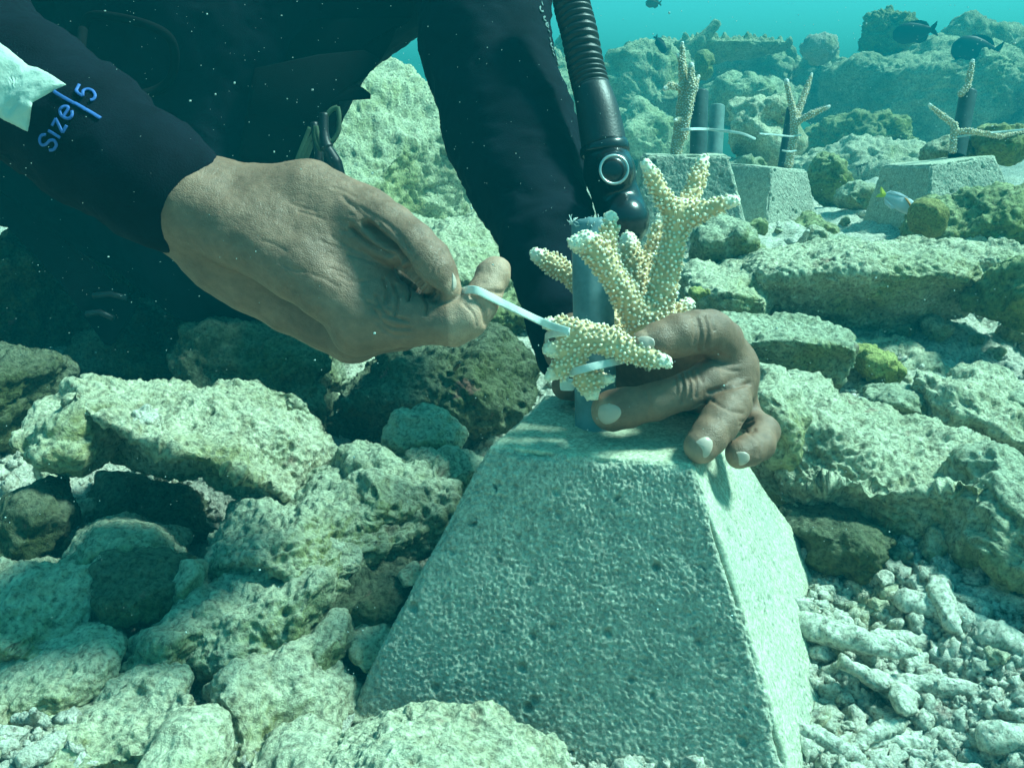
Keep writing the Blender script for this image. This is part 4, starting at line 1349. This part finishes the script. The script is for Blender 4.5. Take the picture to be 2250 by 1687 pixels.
# ---- wetsuit
V, Q = snets(suit_f, body_lo, body_hi, .0055)
N = normals(V, Q)
_k = .15 + .85 * sstep(.004, .05, -((V - CUFF_P) @ CUFF_N) + 9 * (V[:, 1] > .62))
V = V + N * (_k * (.0024 * fbm(V * 24, 3) + .0016 * fbm(V * np.array([40, 40, 110]), 2, ridged=True)))[:, None]
suit = mesh_obj('wetsuit', V, Q, M['neoprene'], person)
SUIT = BVHTree.FromPolygons(V.tolist(), Q.tolist())
RHB = BVHTree.FromPolygons(RH_V.tolist(), RH_Q.tolist())
LHB = BVHTree.FromPolygons(LH_V.tolist(), LH_Q.tolist())

def hit(bvh, x, y):
    d = P(x, y, 1.0) - CAM
    d /= np.linalg.norm(d)
    r = bvh.ray_cast(Vector(CAM), Vector(d))
    return (np.array(r[0]), np.array(r[1])) if r[0] is not None else (None, None)

def patch(name, bvh, poly, off, mat, parent, rings=10, n=72, edge=6, centre=None, crown=0.0, round_=True):
    """A thin raised patch lying on a curved surface; its outline is a star-shaped photo polygon."""
    poly = spline(list(poly) + [poly[0]], 12) if round_ else np.concatenate([np.linspace(a, b, 12, endpoint=False) for a, b in zip(np.array(poly, float), np.roll(np.array(poly, float), -1, 0))])
    c = np.mean(poly, 0) if centre is None else np.array(centre, float)
    m = len(poly)
    V, last = [], None
    for k in range(rings + 1):
        t = k / rings
        for q in (poly if k else [c]):
            x, y = c + (q - c) * t
            p, nn = hit(bvh, x, y)
            if p is None:
                p, nn = last
            last = (p, nn)
            V.append(p + nn * (off * (1 - t ** edge) - .0004 * (k == rings) + crown * (1 - t * t)))
    tri = np.array([[0, 1 + (j + 1) % m, 1 + j] for j in range(m)])
    qd = []
    for k in range(rings - 1):
        b0, b1 = 1 + k * m, 1 + (k + 1) * m
        for j in range(m):
            qd.append([b0 + j, b0 + (j + 1) % m, b1 + (j + 1) % m, b1 + j])
    V = np.array(V)
    qd = np.array(qd)
    a = V[qd[0][1]] - V[qd[0][0]]
    b = V[qd[0][3]] - V[qd[0][0]]
    if np.cross(a, b) @ (CAM - V[0]) < 0:
        qd = qd[:, ::-1]
    if np.cross(V[tri[0][1]] - V[0], V[tri[0][2]] - V[0]) @ (CAM - V[0]) < 0:
        tri = tri[:, ::-1]
    return mesh_obj(name, V, [qd, tri], mat, parent)

patch('sleeve_panel', SUIT, [(-60, 62), (0, 93), (38, 122), (62, 143), (85, 148), (115, 164), (148, 186), (112, 204), (72, 226), (68, 255), (62, 293), (0, 262), (-60, 236)], .0016, M['panel'], suit, 14, edge=9, centre=(40, 205), round_=False)

def stroke(bag, line, w, bvh, off=.0008):
    c = spline(line, 8) if len(line) > 2 else np.linspace(line[0], line[1], 9)
    pts, nn = [], []
    for x, y in c:
        p, n = hit(bvh, x, y)
        if p is None:
            continue
        pts.append(p + n * off)
        nn.append(n)
    if len(pts) < 3:
        return
    V, fs = ribbon(np.array(pts), w, .0009, np.cross(np.gradient(np.array(pts), axis=0), np.array(nn)))
    bag.add(V, fs)
# print on the sleeve: Size, a rule and 5, reading up across the arm
def glyph(lines, o, ex, ey):
    return [[(o[0] + a * ex[0] + b * ey[0], o[1] + a * ex[1] + b * ey[1]) for a, b in l] for l in lines]
bag = Bag()
ey = (-.80, -.50)            # letter-up runs towards the elbow
ex = (.32, -.42)             # reading direction runs up across the sleeve
ex = (.35, -.62)
S_ = [[(.95, .80), (.70, .98), (.30, .95), (.08, .75), (.25, .56), (.70, .44), (.92, .24), (.70, .02), (.28, .02), (.05, .20)]]
I_ = [[(.5, 0), (.5, .72)]]
Z_ = [[(.1, .70), (.9, .70)], [(.9, .70), (.1, .02)], [(.1, .02), (.9, .02)]]
E_ = [[(.1, .38), (.9, .38), (.85, .60), (.5, .74), (.15, .58), (.06, .34), (.2, .08), (.55, .0), (.88, .12)]]
FIVE = [[(.9, 1.0), (.15, 1.0)], [(.15, 1.0), (.1, .56)], [(.1, .56), (.5, .66), (.9, .50), (.95, .24), (.65, .02), (.25, .02), (.05, .14)]]
H_ = 42.0
for gl, o, wd in ((S_, (118, 335), 36), (I_, (131, 309), 18), (Z_, (139, 295), 32), (E_, (153, 268), 36)):
    for l in glyph(gl, o, (ex[0] * wd, ex[1] * wd), (ey[0] * H_, ey[1] * H_)):
        stroke(bag, l, .0014, SUIT)
for l in glyph(FIVE, (204, 226), (.42 * 24, -.80 * 24), (-.84 * 46, -.44 * 46)):
    stroke(bag, l, .0014, SUIT)
stroke(bag, [(120, 203), (145, 218), (170, 232), (198, 248), (222, 262)], .0017, SUIT)
bag.build('sleeve_print', M['print'], suit)
# small foreshortened lettering along the edge of the other sleeve
bag = Bag()
for ln in ([(1188, 4), (1191, 14)], [(1186, 16), (1185, 22), (1188, 27), (1192, 26)], [(1196, 38), (1193, 40), (1194, 45), (1198, 48)],
           [(1202, 52), (1198, 54), (1199, 60), (1203, 62)], [(1201, 58), (1203, 57)], [(1203, 68), (1204, 70), (1206, 72)], [(1206, 84), (1208, 92)],
           [(1210, 96), (1208, 100), (1210, 104), (1213, 106)], [(1211, 110), (1214, 114)], [(1213, 118), (1217, 124)], [(1222, 136), (1226, 144)]):
    stroke(bag, ln, .0016, SUIT)
if bag.n:
    bag.build('sleeve_print', M['print_grey'], suit)

# ---- fingernails
nails = [(LHB, [(1316, 890), (1312, 905), (1315, 922), (1330, 934), (1352, 928), (1366, 912), (1364, 896), (1348, 887), (1330, 886)]),
         (LHB, [(1398, 742), (1408, 738), (1424, 738), (1438, 746), (1440, 760), (1428, 768), (1412, 766)]),
         (LHB, [(1527, 970), (1538, 962), (1552, 958), (1566, 968), (1566, 986), (1556, 1004), (1545, 1006), (1542, 988)]),
         (LHB, [(1616, 992), (1632, 991), (1646, 997), (1648, 1010), (1638, 1020), (1624, 1023), (1622, 1008)]),
         (RHB, [(993, 596), (1000, 608), (1003, 624), (1000, 636), (994, 638), (993, 620)])]
for b_, pl in nails:
    patch('fingernail', b_, pl, .0004, M['nail'], person, 8, edge=8, crown=.0002)

# ---- buoyancy vest over the torso
bag = Bag()
def slab(poly, d, th, bev=.004, rot=None):
    """Flat-ish panel: outline in photo pixels at depth d, given a real thickness."""
    p2 = np.array(poly, float)
    c = p2.mean(0)
    m = len(p2)
    rows = []
    for dd, s in ((d - th / 2, .96), (d - th / 2 + bev, 1.0), (d + th / 2 - bev, 1.0), (d + th / 2, .96)):
        q = c + (p2 - c) * s
        rows.append(np.array([P(x, y, dd) for x, y in q]))
    V = np.concatenate(rows)
    fs = []
    j = np.arange(m)
    for k in range(3):
        fs.append(np.stack([k * m + j, k * m + (j + 1) % m, (k + 1) * m + (j + 1) % m, (k + 1) * m + j], 1))
    V = np.concatenate([V, [P(*c, d - th / 2), P(*c, d + th / 2)]])
    tri = np.concatenate([np.stack([np.full(m, 4 * m), (j + 1) % m, j], 1), np.stack([np.full(m, 4 * m + 1), 3 * m + j, 3 * m + (j + 1) % m], 1)])
    return V, [np.concatenate(fs)[:, ::-1], tri[:, ::-1]]
V, fs = slab([(560, 150), (700, 120), (800, 110), (835, 130), (806, 168), (778, 180), (800, 195), (815, 207), (814, 218), (746, 223), (740, 245), (708, 262), (700, 300), (672, 330), (640, 372), (520, 360)], .86, .05)
V2, f2 = slab([(640, 40), (905, 40), (897, 51), (880, 52), (858, 98), (838, 132), (800, 172), (700, 190), (620, 150)], .88, .05)
bag.add(V, fs).add(V2, f2)
vest = bag.build('buoyancy_vest', M['vest'], person)
loop = spline([P(x, y, .80 - .02 * math.sin(k)) for k, (x, y) in enumerate([(182, 66), (178, 120), (196, 175), (250, 205), (320, 206), (370, 180), (384, 130), (372, 84), (330, 58), (260, 40), (200, 36), (182, 66)])], 8)
V, fs = tube(loop, .0042, 10)
mesh_obj('grab_handle', V, fs, M['vest'], vest)

# ---- clip with rings hanging at the vest
clip = empty('clip', P(730, 300, .80), 'dark snap clip and rings hanging from the vest above the big hand', 'clip')
ring = spline([P(x, y, .80) for x, y in [(742, 236), (745, 255), (744, 285), (737, 302), (727, 312), (717, 300), (713, 280), (716, 258), (728, 242), (742, 236)]], 8)
V, fs = tube(ring, .0022, 10)
mesh_obj('ring', V, fs, M['webbing'], clip)
ring = spline([P(x, y, .81) for x, y in [(693, 278), (692, 300), (698, 320), (706, 330), (702, 312), (697, 292), (695, 278)]], 8)
V, fs = tube(ring, .002, 8)
mesh_obj('ring', V, fs, M['webbing'], clip)
V, fs = tube(spline([P(x, y, .80) for x, y in [(712, 250), (712, 290), (716, 318), (724, 335), (734, 352), (742, 370), (750, 390)]], 8), [.0042] * 8 + list(np.linspace(.0042, .0062, 12)) + list(np.linspace(.0048, .0062, 16)) + list(np.linspace(.006, .004, 13)), 12)
mesh_obj('snap', V, fs, M['rubber'], clip)
V, fs = tube(spline([P(x, y, .82) for x, y in [(690, 270), (696, 310), (700, 340), (698, 375)]], 8), np.linspace(.0035, .005, 25), 10)
mesh_obj('snap', V, fs, M['rubber'], clip)
bag = Bag()
for o in (0, 9, 20):
    V, fs = ribbon(spline([P(681 + o, 280 + o * 1.5, .83), P(665 + o, 320, .83), P(648 + o, 362, .83), P(630 + o, 400, .83)], 8), .004, .0012, RIGHT)
    bag.add(V, fs)
bag.build('strap', M['webbing'], clip)

# ---- inflator hose of the vest
inf = empty('inflator_hose', P(1340, 400, .71), 'black corrugated inflator hose with a ringed button, hanging beside the sleeve', 'inflator hose')
ctr = spline([(1252, -90, .735, 41), (1255, 0, .73, 41), (1272, 70, .725, 41), (1288, 150, .72, 41), (1302, 205, .715, 42)], 30)
s = np.linspace(0, 1, len(ctr))
wave = np.where((np.arange(len(ctr)) % 6) < 3, 1.0, .86)
V, fs = tube(np.array([P(x, y, d) for x, y, d, r in ctr]), ctr[:, 3] * ctr[:, 2] / F * wave, 32)
mesh_obj('corrugated_hose', V, fs, M['rubber'], inf)
ctr = spline([(1300, 195, .715, 41), (1312, 240, .712, 46), (1322, 290, .71, 49), (1328, 325, .708, 50)], 8)
V, fs = tube(np.array([P(x, y, d) for x, y, d, r in ctr]), ctr[:, 3] * ctr[:, 2] / F, 32)
mesh_obj('sleeve_tube', V, fs, M['rubber'], inf)
ctr = [(1327, 318, .708, 50), (1328, 322, .708, 54), (1329, 334, .708, 55), (1330, 340, .708, 53), (1330, 342, .708, 48)]
V, fs = tube(np.array([P(x, y, d) for x, y, d, r in ctr]), [r * d / F for _, _, d, r in ctr], 32)
mesh_obj('collar', V, fs, M['gloss'], inf)
HB = pxs([(1330, 335, .708, 46), (1338, 372, .705, 55)])
HC = pxs([(1348, 376, .690, 44), (1344, 374, .712, 46)])
HD = pxs([(1336, 380, .710, 50), (1370, 478, .705, 55)])
HE = pxs([(1372, 482, .694, 52), (1368, 490, .72, 56)])
def head_f(p):
    o = chain(p, HB)
    for c, k in ((HC, .004), (HD, .006), (HE, .004)):
        o = smin(o, chain(p, c), k)
    return o
lo, hi = bounds([HB, HC, HD, HE], .032)
V, Q = snets(head_f, lo, hi, .0014)
mesh_obj('inflator_body', V, Q, M['gloss'], inf)
bt = P(1349, 373, .664)
bn = (CAM - bt) / np.linalg.norm(CAM - bt) * .93 + np.array([.2, 0, .12])
bn /= np.linalg.norm(bn)
bu = np.cross(bn, [0, 0, 1]); bu /= np.linalg.norm(bu)
bw = np.cross(bu, bn)
aa = np.linspace(0, 2 * math.pi, 49)
R0 = 31 * .664 / F
V, fs = tube([bt + R0 * (math.cos(a) * bu + math.sin(a) * bw * .98) for a in aa], .0011, 8, caps=False)
btn = mesh_obj('button', *(lambda VF: (VF[0], VF[1]))(tube([bt - bn * .012, bt - bn * .004, bt - bn * .002, bt - bn * .0015], [R0 * .97, R0 * .97, R0 * .80, R0 * .3], 32)), M['gloss'], inf)
mesh_obj('ring', V, fs, M['steel'], btn)

# ---- dark fin tip at the left
V, fs = slab([(-60, 380), (60, 460), (110, 505), (205, 575), (262, 634), (274, 626), (284, 628), (286, 640), (280, 650), (306, 668), (286, 705), (255, 752), (243, 760), (230, 757), (190, 702), (130, 620), (60, 545), (-60, 420)], .86, .014, .004)
f_ = np.concatenate(V.reshape(1, -1, 3))
fin = mesh_obj('swim_fin', V, fs, M['vest'], smooth=False)
tag(fin, 'black fin blade tip slanting down at the left edge under the sleeve', 'swim fin')
bag = Bag()
for a, b in (((205, 650), (280, 655)), ((190, 690), (250, 700))):
    V, fs = tube([P(a[0], a[1], .851), P((a[0] + b[0]) / 2, a[1] - 4, .850), P(b[0], b[1], .851)], .003, 8)
    bag.add(V, fs)
bag.build('rib', M['rubber'], fin)
# ------------------------------------------------------------------ fish
def fish(name, label, px, py, d, lpx, hpx, ang, mats, group=None, thick=.32, face=-1, tail_fork=.35, stripe=None):
    """Side-on fish: face -1 looks left, +1 right; ang tilts it in the picture (degrees, nose down positive)."""
    d = far(d)
    L, H = lpx * d / F, hpx * d / F
    c = P(px, py, d)
    t = np.linspace(0, 1, 30)
    top = H * .5 * np.sin(np.pi * np.clip(t * .97 + .03, 0, 1) ** .72) ** .8 * (1 - .12 * t) + H * .07 * t
    th_ = thick * top
    ctr = np.stack([(.5 - t) * L, 0 * t, 0 * t], 1)
    a = np.linspace(0, 2 * math.pi, 20, endpoint=False)
    V = np.concatenate([np.stack([np.full(20, x), np.cos(a) * w, np.sin(a) * h], 1) for (x, _, _), w, h in zip(ctr, th_, top)])
    i = np.arange(29)[:, None] * 20
    j = np.arange(20)[None]
    Q = np.stack([i + j, i + (j + 1) % 20, i + 20 + (j + 1) % 20, i + 20 + j], -1).reshape(-1, 4)[:, ::-1]
    n = len(V)
    V = np.concatenate([V, [ctr[0], ctr[-1]]])
    j = np.arange(20)
    tri = np.concatenate([np.stack([np.full(20, n), j, (j + 1) % 20], 1), np.stack([np.full(20, n + 1), 580 + (j + 1) % 20, 580 + j], 1)])
    ca, sa = math.cos(rad(ang)), math.sin(rad(ang))
    def W(q):
        q = np.asarray(q, float).copy()
        x, z = q[:, 0] * ca + q[:, 2] * sa, -q[:, 0] * sa + q[:, 2] * ca
        return np.stack([x * face, q[:, 1] * face * 1.0 + x * .15, z], 1) + c
    o = mesh_obj(name, W(V), [Q, tri], mats[0], origin=c)
    tag(o, label, 'fish', group)
    def fin(nm, poly, mt, th=.0012):
        p = np.array(poly) * np.array([L, H])
        m = len(p)
        cc = p.mean(0)
        A = np.concatenate([np.stack([p[:, 0], np.full(m, s), p[:, 1]], 1) for s in (-th, th)] + [[[cc[0], -th * 2, cc[1]], [cc[0], th * 2, cc[1]]]])
        j = np.arange(m)
        q = np.stack([j, (j + 1) % m, m + (j + 1) % m, m + j], 1)
        tr = np.concatenate([np.stack([np.full(m, 2 * m), (j + 1) % m, j], 1), np.stack([np.full(m, 2 * m + 1), m + j, m + (j + 1) % m], 1)])
        mesh_obj(nm, W(A), [q, tr], mt, o, origin=c, smooth=False)
    fin('tail_fin', [(-.44, .10), (-.52, .22), (-.64, .36), (-.62, .15), (-.64 + tail_fork * .2, 0), (-.62, -.15), (-.64, -.36), (-.52, -.22), (-.44, -.10)], mats[1])
    fin('dorsal_fin', [(.22, .40), (.10, .53), (-.15, .55), (-.36, .42), (-.44, .18), (-.30, .25), (0, .40)], mats[2])
    fin('anal_fin', [(-.02, -.42), (-.15, -.58), (-.34, -.48), (-.42, -.2), (-.25, -.28)], mats[2])
    for s in (-1, 1):
        cube, Qe = cube_sphere(5)
        u = cube / np.linalg.norm(cube, axis=1)[:, None]
        e = u * H * .055 + np.array([.36 * L, s * H * thick * .33, .08 * H])
        mesh_obj('eye', W(e), Qe, M['gloss'], o, origin=c)
    if stripe:
        fin('stripe', [(.40, -.02), (.10, .42), (.02, .40), (.30, -.06)], stripe, H * thick * .42)
    return o
fd, fp, fy, fb = M['fish_dark'], M['fish_pale'], M['fish_yellow'], M['fish_brown']
fish('fish', 'dark oval fish higher on the reef crest at upper right', 2005, 72, 2.35, 80, 44, 8, (fd, fd, fd), 'dark reef fish', face=-1)
fish('fish', 'larger dark fish at the upper right edge above the planted pipe', 2140, 110, 2.4, 92, 58, -4, (fd, fd, fd), 'dark reef fish', face=-1)
fish('fish', 'small dark fish nosing down at the left rim of the table coral', 1452, 100, 2.3, 38, 18, 55, (fd, fd, fd), 'dark reef fish', face=1)
fish('fish', 'faint brownish fish at the top edge over the left reef', 1434, 8, 2.6, 30, 18, 0, (fb, fb, fb), None, face=-1)
fish('fish', 'pale grey fish with a yellow tail and orange cheek stripe over the sand at right', 1978, 446, 1.15, 92, 34, 24, (fp, fy, fp), None, face=1, stripe=M['fish_orange'])
fish('fish', 'tiny brown fish with a dark tail by the shaded rock left of the block', 1003, 806, .80, 24, 9, 55, (fb, fd, fb), None, face=-1)

# ------------------------------------------------------------------ particles adrift in the water
def specks():
    b = Bag()
    g = np.random.RandomState(21)
    cube, Q = cube_sphere(1)
    u = cube / np.linalg.norm(cube, axis=1)[:, None]
    for i in range(4200):
        d = g.uniform(.22, 1.2) if g.rand() < .8 else g.uniform(1.2, 3)
        c = P(g.uniform(-300, 2550), g.uniform(-100, 1500), d)
        s = d * g.uniform(.35, 1.3) / F * (1 + 1.2 * (g.rand() < .06))
        b.add(u * s * g.uniform(.6, 1.5, 3) + c, Q)
    tag(b.build('suspended_particles', M['speck'], origin=(0, 0, 0)), 'pale specks drifting in the water', 'particles', kind='stuff')
specks()

# ------------------------------------------------------------------ the water's haze
def haze():
    lo, hi = np.array([-10.5, -10.5, -1.6]), np.array([10.5, 10.5, 1.25])
    V = np.array([[x, y, z] for x in (lo[0], hi[0]) for y in (lo[1], hi[1]) for z in (lo[2], hi[2])])
    Q = np.array([[0, 1, 3, 2], [4, 6, 7, 5], [0, 4, 5, 1], [2, 3, 7, 6], [0, 2, 6, 4], [1, 5, 7, 3]])
    m = bpy.data.materials.new('sea_water_haze')
    m.use_nodes = True
    nt = m.node_tree
    nt.nodes.clear()
    out = nt.nodes.new('ShaderNodeOutputMaterial')
    v = nt.nodes.new('ShaderNodeVolumePrincipled')
    v.inputs['Color'].default_value = (.002, .155, .19, 1)
    v.inputs['Density'].default_value = HAZE
    v.inputs['Anisotropy'].default_value = 0.0
    nt.links.new(v.outputs[0], out.inputs['Volume'])
    m.cycles.homogeneous_volume = True
    o = mesh_obj('haze', V, Q, m, origin=(0, 0, 0), smooth=False)
    tag(o, 'blue-green haze of the sea water', 'haze', kind='stuff')
HAZE = 0.22
haze()
